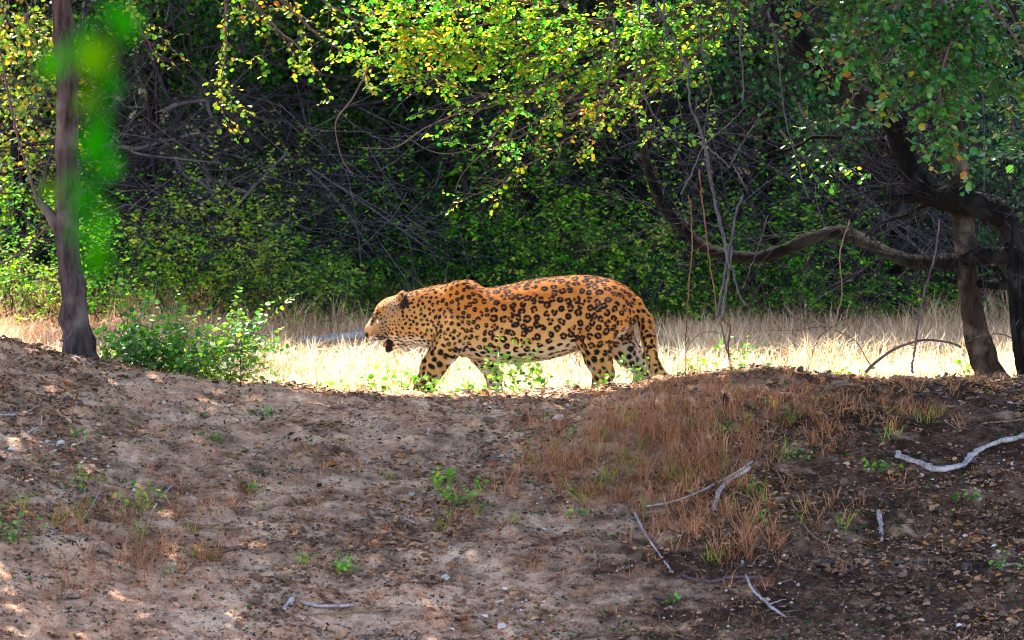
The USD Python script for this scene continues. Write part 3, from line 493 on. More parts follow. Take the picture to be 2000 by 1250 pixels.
ln = (.009 + .006 * np.clip(hh[vi] - .7, 0, .4) * 2.5) * rng.uniform(.6, 1.25, n); ln = np.where(vx[vi] < 775, ln * .4, ln)
d0 = flow + nn * .45 + rng.normal(0, .16, (n, 3)); d0 /= np.linalg.norm(d0, axis=1, keepdims=True); d1 = flow + nn * .12 + rng.normal(0, .12, (n, 3)); d1 /= np.linalg.norm(d1, axis=1, keepdims=True)
pts = np.stack([root - nn * .0005, root + d0 * ln[:, None] * .5, root + (d0 + d1) * ln[:, None] * .5], 1) - base[leo]
hc_ = UsdGeom.BasisCurves.Define(stage, leo + '/fur'); hc_.CreateTypeAttr('linear'); hc_.CreateCurveVertexCountsAttr(Vt.IntArray.FromNumpy(np.full(n, 3, np.int32))); hc_.CreatePointsAttr(Vt.Vec3fArray.FromNumpy(pts.reshape(-1, 3).astype(np.float32)))
hc_.CreateWidthsAttr(Vt.FloatArray.FromNumpy(np.tile(np.float32([.0013, .0010, .0003]), n))); hc_.SetWidthsInterpolation('vertex')
UsdGeom.PrimvarsAPI(hc_).CreatePrimvar('fur', Sdf.ValueTypeNames.Color3fArray, 'uniform').Set(Vt.Vec3fArray.FromNumpy(np.clip(col[vi] * rng.uniform(.85, 1.2, (n, 1)), 0, 1).astype(np.float32)))
UsdShade.MaterialBindingAPI.Apply(hc_.GetPrim()).Bind(usdkit.material(stage, L + 'fur_strand', {'a': ('attribute', {'attribute': 'fur'}), 'p': ('principled_bsdf', {'roughness': .6, 'specular_ior_level': .15})}, [('a.color', 'p.base_color')], surface='p.BSDF')); tag(hc_.GetPrim(), kind='stuff')
eye_m = plain('amber_eye', (.10, .065, .015), .15); black_m = plain('black_skin', (.01, .008, .008), .3); red_m = plain('wet_tongue', (.22, .035, .02), .4); white_m = plain('whisker_white', (.85, .83, .8), .5); ivory = plain('ivory_tooth', (.75, .66, .5), .35)
for sgn in (-1, 1):
    e = trimesh.creation.icosphere(2, .0075); c = W(732.5, 618.5, sgn * .038); e.apply_translation(c); ep = obj('eye', e, eye_m, leo, True); pu = trimesh.creation.icosphere(2, .0045); pu.apply_translation(c + np.array([-.004, sgn * .0055, 0])); obj('pupil', pu, black_m, ep, True)
nb = trimesh.creation.icosphere(2, 1.0); nb.apply_scale([.0085, .017, .011]); nb.apply_translation(W(714.5, 652.5, 0)); obj('nose', nb, black_m, leo, True)
obj('tongue', tube(np.array([W(763, 668, 0), W(756, 671, 0), W(751, 675, 0), W(748, 676, 0)]), [.013, .014, .011, .004], 10), red_m, leo, True)
for sgn in (-1, 1):
    obj('tooth', tube(np.array([W(735, 664, sgn * .015), W(736.5, 670, sgn * .015), W(738, 673, sgn * .014)]), [.0035, .0025, .0006], 7), ivory, leo, True)
    obj('whiskers', join([tube(smooth_line([W(735 + a, 652 + 2 * a, sgn * .03), W(728 + 3 * a, 658 + 4 * a, sgn * .07), W(724 + 7 * a, 668 + 6 * a, sgn * .10)]), taper(15, .0006, .0002), 3) for a in (0, .8, 1.6, 2.4, 3.2)]), white_m, leo)

# ------------------------------------------------------------------ trees
def split_leaves(lv, mat, parent, kind='round', most=300, small_name='foliage'):
    """the leaves that show largest become parts of their own, the rest one part"""
    p, a, n, s = lv.get()
    q = PX(p); inside = (q[:, 0] > 0) & (q[:, 0] < 2000) & (q[:, 1] > 0) & (q[:, 1] < 1250)
    d = p[:, 1] - CAM[1]; vis = np.where(inside, s / d, 0); o = np.argsort(-vis)[:most]; o = o[vis[o] > 0]
    rest = np.setdiff1d(np.arange(len(p)), o)
    if len(rest): obj(small_name, leaves(p[rest], a[rest], n[rest], s[rest], kind), mat, parent, kind='stuff')
    for i in o: obj('leaf', leaves(p[i:i + 1], a[i:i + 1], n[i:i + 1], s[i:i + 1], kind), mat, parent)
def crown_cloud(rng, c, r, n, size, lv, hole=0.5, seed=0):
    """a porous crown: leaves in clumps through an ellipsoid; shadow-space limits keep the sunny strip open"""
    q = rng.normal(0, 1, (n * 2, 3)); q /= np.linalg.norm(q, axis=1, keepdims=True); q *= rng.random((n * 2, 1)) ** .38; p = np.asarray(c) + q * np.asarray(r)
    k = meshkit.fbm(p * 1.5, 3, seed) > hole; ys = p[:, 1] - KY * p[:, 2]; xs = p[:, 0] - KX * p[:, 2]; k &= ~((ys > -1.45) & (ys < 3.9) & (xs > -1.35 + .25 * np.sin(p[:, 1] * 3))); p = p[k][:n]; m = len(p)
    lv.add(p, rng.normal(0, 1, (m, 3)) + [0, 0, -.4], rng.normal(0, .5, (m, 3)) + [0, 0, .8], size * rng.uniform(.6, 1.3, m))

# left tree
rng = np.random.default_rng(101)
b = stand(152, -1.1); LT = thing('slender_tree', 'slender tree with purple grey bark at the left end of the bank', 'tree', b)
tr = path([(158, 712), (156, 690), (150, 640), (142, 560), (133, 480), (131, 400), (132, 300), (131, 200), (126, 100), (121, 0), (118, -150), (125, -400), (150, -700)], -1.1)
w = np.interp(np.linspace(0, 1, len(tr)), [0, .02, .06, .12, .3, .5, 1], [40, 31, 27, 24, 23, 20, 12]) / 431
obj('trunk', tube(tr, w, 30, .20, 3), M['bark_left'], LT, True)
obj('limb', tube(path([(122, 452), (108, 435), (92, 412), (72, 392)], -1.1), [.032] * 20 if False else taper(20, .034, .016), 12, .12, 4), M['bark_left'], LT, True)
wood, lv = [], Lv()
for a in ([(105, 430), (80, 455), (45, 490), (0, 516), (-40, 530)], [(72, 392), (60, 350), (30, 250), (10, 150), (-10, 40)]):
    q = path(a, -1.05); wood.append((q, taper(len(q), .007, .003), 5))
    for t in np.linspace(.25, .95, 7): i = int(t * (len(q) - 1)); grow(rng, q[i], [rng.normal(0, .6), rng.normal(0, .4), rng.normal(.2, .6)], rng.uniform(.1, .3), .0022, 0, dict(leaf=0, sp=.03, n=[2], ref=[.2]), wood, lv)
[obj('bare_branch', wood_mesh([k_]), M['twig_dark'], LT, True) for k_ in wood]
crown_cloud(rng, (-3.0, -1.4, 4.6), (2.6, 2.0, 1.5), 19000, .115, lv, .33, 3); crown_cloud(rng, (-2.5, .2, 4.2), (2.0, 1.0, .8), 9000, .10, lv, .30, 5); crown_cloud(rng, (-2.4, -2.0, 3.4), (1.4, 1.3, .6), 2600, .09, lv, .45, 4)
wood = []; hub = tr[-1]
for k in range(16):
    q = np.array([-3.0, -1.4, 4.5]) + rng.normal(0, 1, 3) * [1.4, 1.0, .7]; s_ = smooth_line([hub + [0, 0, -.3], (hub + q) / 2 + [0, 0, .4], q], 8); wood.append((s_, taper(8, .03, .006), 6))
obj('limbs', wood_mesh(wood), M['bark_left'], LT, True)
p, a, n_, s_ = lv.get(); obj('crown', leaves(p, a, n_, s_, 'oval'), M['leaf_mid'], LT, kind='stuff')

# left-edge leafy bough (yellow and green leaves hanging beside the slender tree)
def hanging_bough(name, label, specs, mat, twigm, seed, Y, leaf=.026, sp=.022, parts=0, cat='bough', side=(.14, .3), every=.06, r0=.006, kind='round', trunk=False):
    rng = np.random.default_rng(seed); wood, lv, main = [], Lv(), []; first = None
    for pts in specs:
        q = path(pts, Y); q = q + np.cumsum(rng.normal(0, .004, q.shape), 0); first = q[0] if first is None else first
        main.append((q, taper(len(q), r0, .0018), 6)); s = np.r_[0, np.cumsum(np.linalg.norm(np.diff(q, axis=0), axis=1))]
        for t in np.arange(rng.uniform(0, every), s[-1], every):
            i = min(len(q) - 2, int(np.searchsorted(s, t))); tg = q[i + 1] - q[i]; tg /= np.linalg.norm(tg) + 1e-9
            dd = tg * rng.uniform(.3, 1) + rng.normal(0, .75, 3) * [1, 1.0, .7] + [0, 0, -.2]
            grow(rng, q[i], dd, rng.uniform(*side), .0022, 1, dict(leaf=leaf, sp=sp, n=[2], ref=[.2], w=.3, g=-.02, leaf_all=True, leafy=.92, start=.12), wood, lv)
    if trunk:
        rg = np.random.default_rng(seed + 1); first = np.array([-4.2, 4.2, float(ground_z(-4.2, 4.2))]); T = thing(name, label, cat, first)
        t = smooth_line([first - [0, 0, .05], first + [.05, 0, 1.4], first + [-.05, -.05, 2.8], first + [.3, -.1, 4.2]]); obj('trunk', tube(t, taper(len(t), .13, .06), 16, .12, 3), M['bark_dark'], T, True); l2 = Lv()
        crown_cloud(rg, (-3.9, 4.0, 4.3), (1.9, 2.2, 1.2), 9000, .11, l2, .36, 77); p, a, n_, s_ = l2.get(); obj('crown', leaves(p, a, n_, s_, 'oval'), mat, T, kind='stuff')
        for pts in specs: q = path(pts, Y)[0]; c_ = smooth_line([t[-4], (t[-4] + q) / 2 + [0, 0, .6], q]); obj('limb', tube(c_, taper(len(c_), .03, .011), 8), M['bark_dark'], T, True)
    else: T = thing(name, label, cat, first)
    for k_ in main: obj('bough', wood_mesh([k_]), twigm, T, True)
    obj('twigs', wood_mesh(wood), twigm, T, kind='stuff')
    if parts: split_leaves(lv, mat, T, kind, parts)
    else: p, a, n_, s_ = lv.get(); obj('foliage', leaves(p, a, n_, s_, kind), mat, T, kind='stuff')
    return T
hanging_bough('hanging_bough', 'ochre and green leaved bough hanging at the left edge beside the slender tree', [[(-60, -60), (10, 40), (50, 120), (65, 220)], [(-60, 60), (-10, 140), (20, 230), (30, 320)], [(40, -80), (70, 20), (80, 90)], [(-80, 200), (-20, 260), (15, 330)]], M['leaf_yellow'], M['twig_dark'], 202, 0.4, .028, .028, 0)
# yellow-leaved tree whose boughs cross the upper left
hanging_bough('ochre_leaved_tree', 'sparse ochre leaved tree whose boughs cross the top left before the dark thicket', [[(440, -80), (441, 60), (437, 160), (434, 232)], [(470, -60), (530, 30), (580, 80), (640, 140)], [(500, -40), (600, 40), (680, 95), (760, 125)], [(230, -60), (270, 40), (300, 110)], [(560, -60), (640, 10), (720, 50)]], M['leaf_yellow'], M['twig_dark'], 203, 3.2, .028, .024, 0, r0=.011, cat='tree', trunk=True)

# right: dark tree (second, at the edge) with the U-shaped limb and the sunlit boughs
rng = np.random.default_rng(303)
b = stand(2005, -0.6); RT = thing('spreading_tree', 'dark spreading tree at the right edge whose long limb sweeps low over the meadow', 'tree', b)
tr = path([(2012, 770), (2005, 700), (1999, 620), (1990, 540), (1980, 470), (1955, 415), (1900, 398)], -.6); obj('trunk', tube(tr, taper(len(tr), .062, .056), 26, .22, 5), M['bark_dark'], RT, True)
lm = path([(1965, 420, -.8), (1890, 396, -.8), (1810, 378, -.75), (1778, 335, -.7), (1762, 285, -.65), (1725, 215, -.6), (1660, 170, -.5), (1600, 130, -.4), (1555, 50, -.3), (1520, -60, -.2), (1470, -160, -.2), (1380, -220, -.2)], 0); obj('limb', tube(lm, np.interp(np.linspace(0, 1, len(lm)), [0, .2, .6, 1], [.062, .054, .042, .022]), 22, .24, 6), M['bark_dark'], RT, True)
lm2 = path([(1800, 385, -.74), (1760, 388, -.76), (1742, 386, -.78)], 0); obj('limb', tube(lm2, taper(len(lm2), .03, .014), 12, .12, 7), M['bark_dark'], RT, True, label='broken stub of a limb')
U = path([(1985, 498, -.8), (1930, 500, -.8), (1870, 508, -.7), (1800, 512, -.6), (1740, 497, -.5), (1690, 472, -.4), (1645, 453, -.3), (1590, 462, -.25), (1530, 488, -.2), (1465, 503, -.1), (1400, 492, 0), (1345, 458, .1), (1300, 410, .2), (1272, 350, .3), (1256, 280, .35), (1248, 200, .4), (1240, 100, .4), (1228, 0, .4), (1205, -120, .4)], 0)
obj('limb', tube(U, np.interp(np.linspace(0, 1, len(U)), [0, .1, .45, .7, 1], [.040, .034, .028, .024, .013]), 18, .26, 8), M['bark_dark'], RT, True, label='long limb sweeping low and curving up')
q = path([(1985, 552, -.8), (1940, 556, -.75), (1890, 553, -.7), (1850, 549, -.7)], 0); obj('limb', tube(q, taper(len(q), .026, .010), 12, .12, 9), M['bark_dark'], RT, True)
q = path([(1850, 396, -.7), (1810, 400, -.65), (1770, 420, -.6), (1720, 436, -.55), (1690, 462, -.5)], 0); obj('limb', tube(q, taper(len(q), .014, .006), 10, .12, 9), M['bark_dark'], RT, True)
q = path([(1645, 270, -.4), (1590, 268, -.4), (1560, 285, -.4), (1520, 297, -.4), (1480, 292, -.4)], 0); obj('limb', tube(q, taper(len(q), .011, .005), 10, .12, 9), M['bark_dark'], RT, True)
# sunlit boughs spreading left from the limb that leaves the frame
wood, lv, main = [], Lv(), []
B0 = [([(1400, -160), (1200, -60), (1000, 0), (870, 20), (790, 15)], -.15), ([(1420, -120), (1260, -10), (1100, 60), (930, 75), (840, 45), (775, 20)], -.2), ([(1440, -80), (1300, 40), (1150, 95), (1000, 112), (870, 108), (780, 115)], -.25),
      ([(1460, -60), (1330, 55), (1200, 85), (1050, 120), (920, 90), (820, 40)], -.3), ([(1440, -40), (1340, 70), (1250, 130), (1120, 165), (1000, 178), (870, 145), (760, 90)], -.25), ([(1470, 0), (1380, 90), (1290, 175), (1180, 225), (1080, 280), (985, 330)], -.35), ([(1450, 0), (1340, 80), (1200, 120), (1080, 150), (1000, 190), (920, 225), (880, 250)], -.3),
      ([(1360, 60), (1240, 150), (1130, 178), (1030, 155)], -.3), ([(1300, 140), (1180, 190), (1060, 230), (960, 275)], -.25), ([(1200, 60), (1080, 20), (950, -10), (820, -40)], -.2), ([(1330, 20), (1180, 30), (1000, 40), (880, 60), (780, 85)], -.15)]
for pts, Yb in B0:
    q = path(pts, Yb + .22); q = q + np.cumsum(rng.normal(0, .004, q.shape), 0); main.append((q, taper(len(q), .0095, .002), 7)); s = np.r_[0, np.cumsum(np.linalg.norm(np.diff(q, axis=0), axis=1))]
    for t in np.arange(.05, s[-1], .05):
        i = min(len(q) - 2, int(np.searchsorted(s, t))); tg = q[i + 1] - q[i]; tg /= np.linalg.norm(tg) + 1e-9; pxl = PX(q[i])[0]
        dd = tg * rng.uniform(.4, 1.1) + rng.normal(0, .55, 3) + [-.2, 0, -.15]
        pyl = PX(q[i])[1]; lf = (.96 if pxl < 1120 else .5) * (1 if pyl < 135 else .38)
        grow(rng, q[i], dd, rng.uniform(.12, .30), .0024, 1, dict(leaf=.0235, sp=.015, n=[5], ref=[.2], w=.25, g=-.008, leaf_all=True, leafy=lf, start=.1), wood, lv)
for pts in ([(985, 240), (870, 300), (790, 262)], [(1130, 180), (1060, 230), (1000, 262), (930, 310), (895, 355), (890, 372)], [(1010, 235), (1000, 258), (990, 300)], [(910, 215), (830, 250), (760, 290), (700, 228 + 60)], [(720, 130), (690, 190), (655, 245), (668, 310), (690, 340)]):
    q = path(pts, -.3); main.append((q, taper(len(q), .0045, .0018), 6))
[obj('bough', wood_mesh([k_]), M['twig_dark'], RT, True) for k_ in main]; obj('bough_twigs', wood_mesh(wood), M['twig_dark'], RT, kind='stuff')
tw = []
for k in range(420):
    src_ = (U, lm, lm2)[int(rng.choice([0, 1, 1]))]; i = rng.integers(2, len(src_) - 1); px0 = PX(src_[i])[0]
    if px0 < 1290: continue
    grow(rng, src_[i], [rng.normal(0, 1), rng.normal(0, .45), rng.normal(-.1, .8)], rng.uniform(.15, .65), rng.uniform(.0014, .0038), 1, dict(leaf=0, sp=1, n=[3], ref=[.4], w=.22), tw, Lv())
obj('twigs', wood_mesh(tw), M['twig_bare'], RT, kind='stuff')
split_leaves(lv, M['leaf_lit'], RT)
lv = Lv(); crown_cloud(rng, (-.1, -.7, 4.2), (2.5, 2.2, 1.1), 19000, .115, lv, .32, 13); crown_cloud(rng, (1.2, -2.0, 4.1), (1.9, 1.9, 1.4), 14000, .115, lv, .33, 14)
wood = []
for k in range(22):
    q = np.array([.8, -1.4, 4.0]) + rng.normal(0, 1, 3) * [1.2, .8, .5]; s_ = smooth_line([lm[-1], (lm[-1] + q) / 2 + [0, 0, .3], q], 8); wood.append((s_, taper(8, .026, .006), 6))
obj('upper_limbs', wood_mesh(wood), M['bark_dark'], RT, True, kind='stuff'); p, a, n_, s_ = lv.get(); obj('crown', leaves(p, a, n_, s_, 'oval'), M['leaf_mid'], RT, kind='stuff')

# right: leaning pale tree with round dark leaves
rng = np.random.default_rng(404)
b = stand(1932, -0.7); PT = thing('leaning_tree', 'leaning tree with mottled bark whose trunk edge catches the sun', 'tree', b)
tr = path([(1940, 755), (1930, 728), (1912, 680), (1902, 620), (1893, 560), (1886, 500), (1880, 440), (1876, 390), (1868, 300), (1850, 180), (1822, 60), (1800, -80), (1780, -300), (1750, -500)], -.7)
obj('trunk', tube(tr, np.interp(np.linspace(0, 1, len(tr)), [0, .03, .1, .3, 1], [.095, .068, .052, .048, .03]), 30, .22, 15), M['bark_pale'], PT, True)
wood, lv, main = [], Lv(), []
for (x0, y0, x1, y1) in [(1850, -60, 1560, 40), (1850, -80, 1640, 60), (1840, -60, 1700, 110), (1850, -40, 1760, 180), (1860, 20, 1830, 230), (1880, -40, 1880, 200), (1900, -60, 1950, 190), (1900, -80, 2010, 120), (1880, 40, 1980, 290), (1850, 60, 1720, 250), (1840, 40, 1800, 300), (1820, -20, 1620, 130), (1860, 80, 1900, 330), (1800, -60, 1500, -10), (1900, -20, 2040, 240), (1830, 0, 1660, 200)]:
    Yb = rng.uniform(-1.35, -.9); q = path([(x0, y0), ((x0 + x1) / 2 + rng.normal(0, 20), (y0 + y1) / 2 - 25), (x1, y1)], Yb); main.append((q, taper(len(q), .008, .002), 7))
    for t in np.linspace(.05, 1, 15):
        i = min(len(q) - 2, int(t * (len(q) - 1))); grow(rng, q[i], [rng.normal(0, 1), rng.normal(0, .6), rng.normal(-.3, .7)], rng.uniform(.12, .26), .0022, 1, dict(leaf=.036, sp=.024, n=[4], ref=[.2], w=.25, g=-.03, leaf_all=True, leafy=.9, start=.1), wood, lv)
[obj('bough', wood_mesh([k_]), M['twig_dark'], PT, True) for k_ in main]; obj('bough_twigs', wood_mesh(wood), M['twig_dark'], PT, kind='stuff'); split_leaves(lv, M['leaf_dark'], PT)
lv = Lv(); crown_cloud(rng, (1.9, -2.0, 4.4), (2.0, 2.0, 1.6), 14000, .115, lv, .33, 23); crown_cloud(rng, (1.2, -2.8, 3.4), (1.6, 1.3, .8), 5000, .09, lv, .38, 24); wood = []
for k in range(14):
    q = np.array([2.2, -2.4, 4.1]) + rng.normal(0, 1, 3) * [.9, .9, .7]; s_ = smooth_line([tr[-1], (tr[-1] + q) / 2 + [0, 0, .3], q], 8); wood.append((s_, taper(8, .024, .006), 6))
obj('upper_limbs', wood_mesh(wood), M['bark_pale'], PT, True, kind='stuff'); p, a, n_, s_ = lv.get(); obj('crown', leaves(p, a, n_, s_, 'oval'), M['leaf_mid'], PT, kind='stuff')

# green sprays between: leafy hanging sprays near px 1250-1420
hanging_bough('hanging_bough', 'bright green spray hanging in the middle right above the low limb', [[(1290, -60), (1300, 60), (1310, 170), (1330, 240)], [(1240, -40), (1255, 80), (1250, 160), (1240, 230)], [(1340, -60), (1370, 80), (1385, 180), (1370, 260)], [(1200, 40), (1190, 130), (1160, 230), (1140, 280)], [(1420, -60), (1440, 30), (1470, 60)], [(1250, 120), (1290, 230), (1350, 290)]], M['leaf_weed'], M['twig_grey'], 505, -.25, .024, .021, 120, side=(.08, .2), every=.05)
hanging_bough('hanging_bough', 'small leafy spray with pale glinting leaves low in front of the thicket on the right', [[(1560, 200), (1600, 280), (1640, 320), (1690, 350)], [(1520, 250), (1580, 320), (1600, 350)]], M['leaf_bush'], M['twig_grey'], 506, -.3, .026, .026, 60, side=(.08, .16))

# hanging dead branch and vines on the right
rng = np.random.default_rng(606)
q = path([(1270, -60), (1300, 55), (1330, 105), (1345, 140), (1348, 200), (1372, 265), (1388, 350), (1398, 400), (1412, 455), (1424, 515), (1438, 552), (1446, 578), (1460, 600)], -.5); q = q + rng.normal(0, .0035, q.shape); DB = thing('dead_branch', 'grey dead branch hanging down crookedly left of the low limb', 'branch', q[0])
obj('stem', tube(q, np.interp(np.linspace(0, 1, len(q)), [0, .4, .6, .8, 1], [.004, .0055, .008, .007, .003]), 10, .3, 2), M['twig_grey'], DB, True)
for pts, r in (([(1452, 380), (1437, 415), (1421, 510), (1408, 575), (1400, 622)], .009), ([(1430, 480), (1424, 530), (1416, 580), (1409, 628)], .010), ([(1500, 420), (1475, 500), (1450, 565)], .0035), ([(1462, 205), (1420, 245), (1372, 290), (1350, 340), (1328, 380)], .005), ([(1500, 205), (1462, 260), (1435, 305), (1422, 330)], .005), ([(1380, 285), (1402, 305), (1426, 326)], .005), ([(1432, 322), (1445, 345), (1458, 372)], .006)):
    k = path(pts, -.48); k = k + rng.normal(0, .0018, k.shape); obj('side_branch', tube(k, taper(len(k), r * .55, r * .8), 8, .3, 3), M['twig_grey'], DB, True)
vines = [('red brown vine hanging from the boughs to the bank right of the leopard tail', [(1345, 380), (1352, 470), (1345, 560), (1340, 650), (1338, 740), (1330, 830), (1325, 960)], 'twig_red', .0032),
         ('taut rust coloured vine beside the hanging dead branch', [(1365, 330), (1375, 420), (1384, 500), (1395, 570), (1398, 600)], 'twig_red', .0038),
         ('brown stem dropping from the dead branch tip to the bank', [(1405, 622), (1416, 665), (1424, 700), (1428, 740), (1418, 780), (1414, 800)], 'stick_brown', .0048),
         ('kinked brown stem beside the dead branch tip', [(1410, 622), (1426, 640), (1422, 680), (1430, 730), (1440, 800), (1470, 900)], 'twig_red', .0045),
         ('long thin dark vine hanging between the two right hand trees', [(1500, 20), (1518, 100), (1528, 185), (1538, 250), (1556, 312), (1578, 385)], 'twig_grey', .0045),
         ('pale drooping twig at the upper right', [(1690, 20), (1670, 70), (1672, 140)], 'twig_grey', .0045),
         ('grey vine dangling in the right tree foliage', [(1930, -40), (1905, 80), (1890, 170), (1870, 260)], 'twig_grey', .0055),
         ('long grey vine before the right tree trunks', [(1912, 60), (1920, 200), (1922, 330), (1912, 460)], 'twig_grey', .004),
         ('purple grey vine crossing the upper right leaves', [(1450, 30), (1445, 90), (1452, 150), (1450, 200)], 'twig_grey', .0055),
         ('thin sapling stem crossing the arched stick on the right', [(1782, 740), (1786, 690), (1795, 620), (1808, 560), (1825, 500), (1835, 430)], 'twig_dark', .0055),
         ('thin bare stem with a small crook in the meadow', [(1620, 660), (1634, 620), (1645, 570), (1640, 520), (1660, 430)], 'stick_brown', .0035)]
for lb, pts, mt, r in vines:
    Yv = -.95 if 'sapling' in lb else -.55
    k = smooth_line([on_ground(a_, b_) + [0, -.035, .03] if b_ > 735 else P(a_, b_, Yv - .5 * max(0, (b_ - 600) / 135) * ('bank' in lb or 'kinked' in lb)) for a_, b_ in pts]); k = k + rng.normal(0, .0016, k.shape); V = thing('hanging_vine' if 'vine' in lb else 'bare_stem', lb, 'vine' if 'vine' in lb else 'stem', k[0]); obj('stem', tube(k, taper(len(k), r, r * .75), 7, .1, 3), M[mt], V, True)
    wood = []
    for j in range(3): i = rng.integers(1, len(k) - 1); grow(rng, k[i], [rng.normal(0, 1), rng.normal(0, .4), rng.normal(0, .6)], rng.uniform(.04, .14), .0014, 0, dict(leaf=0, sp=1, n=[1], ref=[1]), wood, Lv())
    [obj('side_twig', wood_mesh([k_]), M[mt], V) for k_ in wood]
c = on_ground(1415, 795) + [0, -.04, .02]; T = thing('seed_pod', 'dark pod hanging at the end of the brown stem before the bank', 'pod', c); obj('husk', tube(np.array([c + [0, 0, d_] for d_ in (.045, .03, .012, -.01, -.028, -.04)]), [.002, .008, .012, .012, .008, .002], 10, .2, 2), M['bark_dark'], T, True)
arcs = [('dark arched stick bent over the crest on the right', [(1690, 728), (1720, 700), (1760, 676), (1810, 664), (1850, 668), (1878, 678)], .0075), ('thin curved stick leaning in the sunny meadow', [(1585, 622), (1630, 645), (1670, 665), (1695, 705), (1702, 715)], .0035), ('fine bare twig arching from the bare stems near the leopard tail', [(1410, 652), (1380, 648), (1355, 662), (1340, 690)], .0028)]
for lb, pts, r in arcs:
    k = path(pts, -.85); V = thing('bent_stick', lb, 'stick', k[0]); obj('stem', tube(k, taper(len(k), r, r * .7), 8, .15, 3), M['stick_brown'] if r < .007 else M['twig_dark'], V, True)
    wood = []
    for j in range(4): i = rng.integers(1, len(k) - 1); grow(rng, k[i], [rng.normal(0, 1), rng.normal(0, .3), rng.normal(.3, .5)], rng.uniform(.03, .08), .0014, 0, dict(leaf=0, sp=1, n=[1], ref=[1]), wood, Lv())
    [obj('side_twig', wood_mesh([k_]), M['twig_dark'], V) for k_ in wood]
for lb, pts, r in (('dark slim sapling stem at the right edge', [(1996, 745), (1985, 690), (1976, 600), (1974, 520), (1980, 430)], .011), ('second slim stem just behind the right edge sapling', [(2010, 735), (1998, 660), (1990, 590), (1990, 500)], .007)):
    k = path(pts, -.95); V = thing('sapling', lb, 'sapling', k[0]); obj('stem', tube(k, taper(len(k), r * 1.2, r), 9, .1, 3), M['bark_dark'], V, True)
    g = path([(1976, 660), (1950, 652), (1920, 655), (1888, 668)], -.95) if r > .01 else path([(1992, 620), (1980, 640), (1972, 650)], -.95); obj('twig', tube(g, taper(len(g), .003, .0014), 5), M['twig_dark'], V, True)

# ------------------------------------------------------------------ forest behind
def shrub(name, label, px, Y, h, spread, stems, leaf, sp, mat, twigm, seed, cat='shrub', kind='oval', group=None, dens=(7, 3), leafy=.95, up=.9):
    rng = np.random.default_rng(seed); b = stand(px, Y); wood, lv = [], Lv()
    for k in range(stems):
        az = rng.uniform(0, 2 * np.pi); o = b + np.array([math.cos(az), math.sin(az), 0]) * rng.random() * spread * .35; o[2] = float(ground_z(o[0], o[1])) - .02
        grow(rng, o, [math.cos(az) * spread * rng.uniform(.2, 1), math.sin(az) * spread * rng.uniform(.2, 1), h * up], h * rng.uniform(.7, 1.2), .005, 2, dict(leaf=leaf, sp=sp, n=[dens[1], dens[0]], ref=[h * .5, h], w=.28, g=-.02, leafy=leafy, t0=.2), wood, lv)
    T = thing(name, label, cat, b, group); obj('stems', wood_mesh(wood), twigm, T, kind='stuff'); p, a, n_, s_ = lv.get(); obj('foliage', leaves(p, a, n_, s_, kind), mat, T, kind='stuff'); return T
shr = [(20, 8.3, .75, 'low olive shrub at the far left behind the slender tree', 'leaf_olive'), (250, 8.6, .6, 'dark green shrub right behind the slender tree', 'leaf_shrub'), (350, 8.2, .85, 'yellowish green shrub with upright stems left of the leopard', 'leaf_olive'), (490, 8.8, .75, 'dense green shrub between the two yellowish shrubs', 'leaf_shrub'), (650, 7.8, .72, 'pale yellow green shrub with fanned stems left of the leopard head', 'leaf_olive'), (800, 8.7, .85, 'green shrub directly above the leopard head', 'leaf_shrub'),
       (930, 9.0, 1.0, 'tall green shrub above the leopard shoulder', 'leaf_shrub'), (1010, 8.8, 1.05, 'bright feathery shrub above the middle of the leopard back', 'leaf_shrub'), (1110, 8.6, .8, 'rounded green shrub above the leopard loins', 'leaf_shrub'), (1190, 8.3, .95, 'sunny green shrub with a pointed top above the leopard rump', 'leaf_olive'), (1320, 8.5, .8, 'green shrub behind the hanging dead branch', 'leaf_shrub'), (1440, 8.9, .7, 'low green shrub beneath the low limb', 'leaf_shrub'), (1560, 8.5, .75, 'leafy shrub under the arch of the low limb', 'leaf_shrub'), (1690, 8.8, .7, 'green shrub with rusty tips right of the arch', 'leaf_olive'), (1800, 8.4, .6, 'small shrub left of the leaning trunk', 'leaf_shrub'), (1960, 8.8, .7, 'dark shrub behind the right hand trunks', 'leaf_shrub'), (130, 9.2, .8, 'green shrub hidden partly behind the slender trunk', 'leaf_shrub'), (580, 9.4, .85, 'darker shrub behind the pale yellow green one', 'leaf_shrub'), (720, 9.6, .9, 'deep green shrub behind and left of the leopard head', 'leaf_shrub'), (1250, 9.5, .8, 'shadowed green shrub behind the sunny pointed one', 'leaf_shrub')]
for i, (px, Yb, h, lb, mt) in enumerate(shr): shrub('meadow_shrub', lb, px, Yb, h * (.62, 1.0, .8, 1.12, .7)[(i * 3) % 5], .62, 10 if mt == 'leaf_shrub' else 9, .034, .020, M[mt], M['twig_bare'], 700 + i, group='shrubs along the back of the meadow', dens=(9, 4))

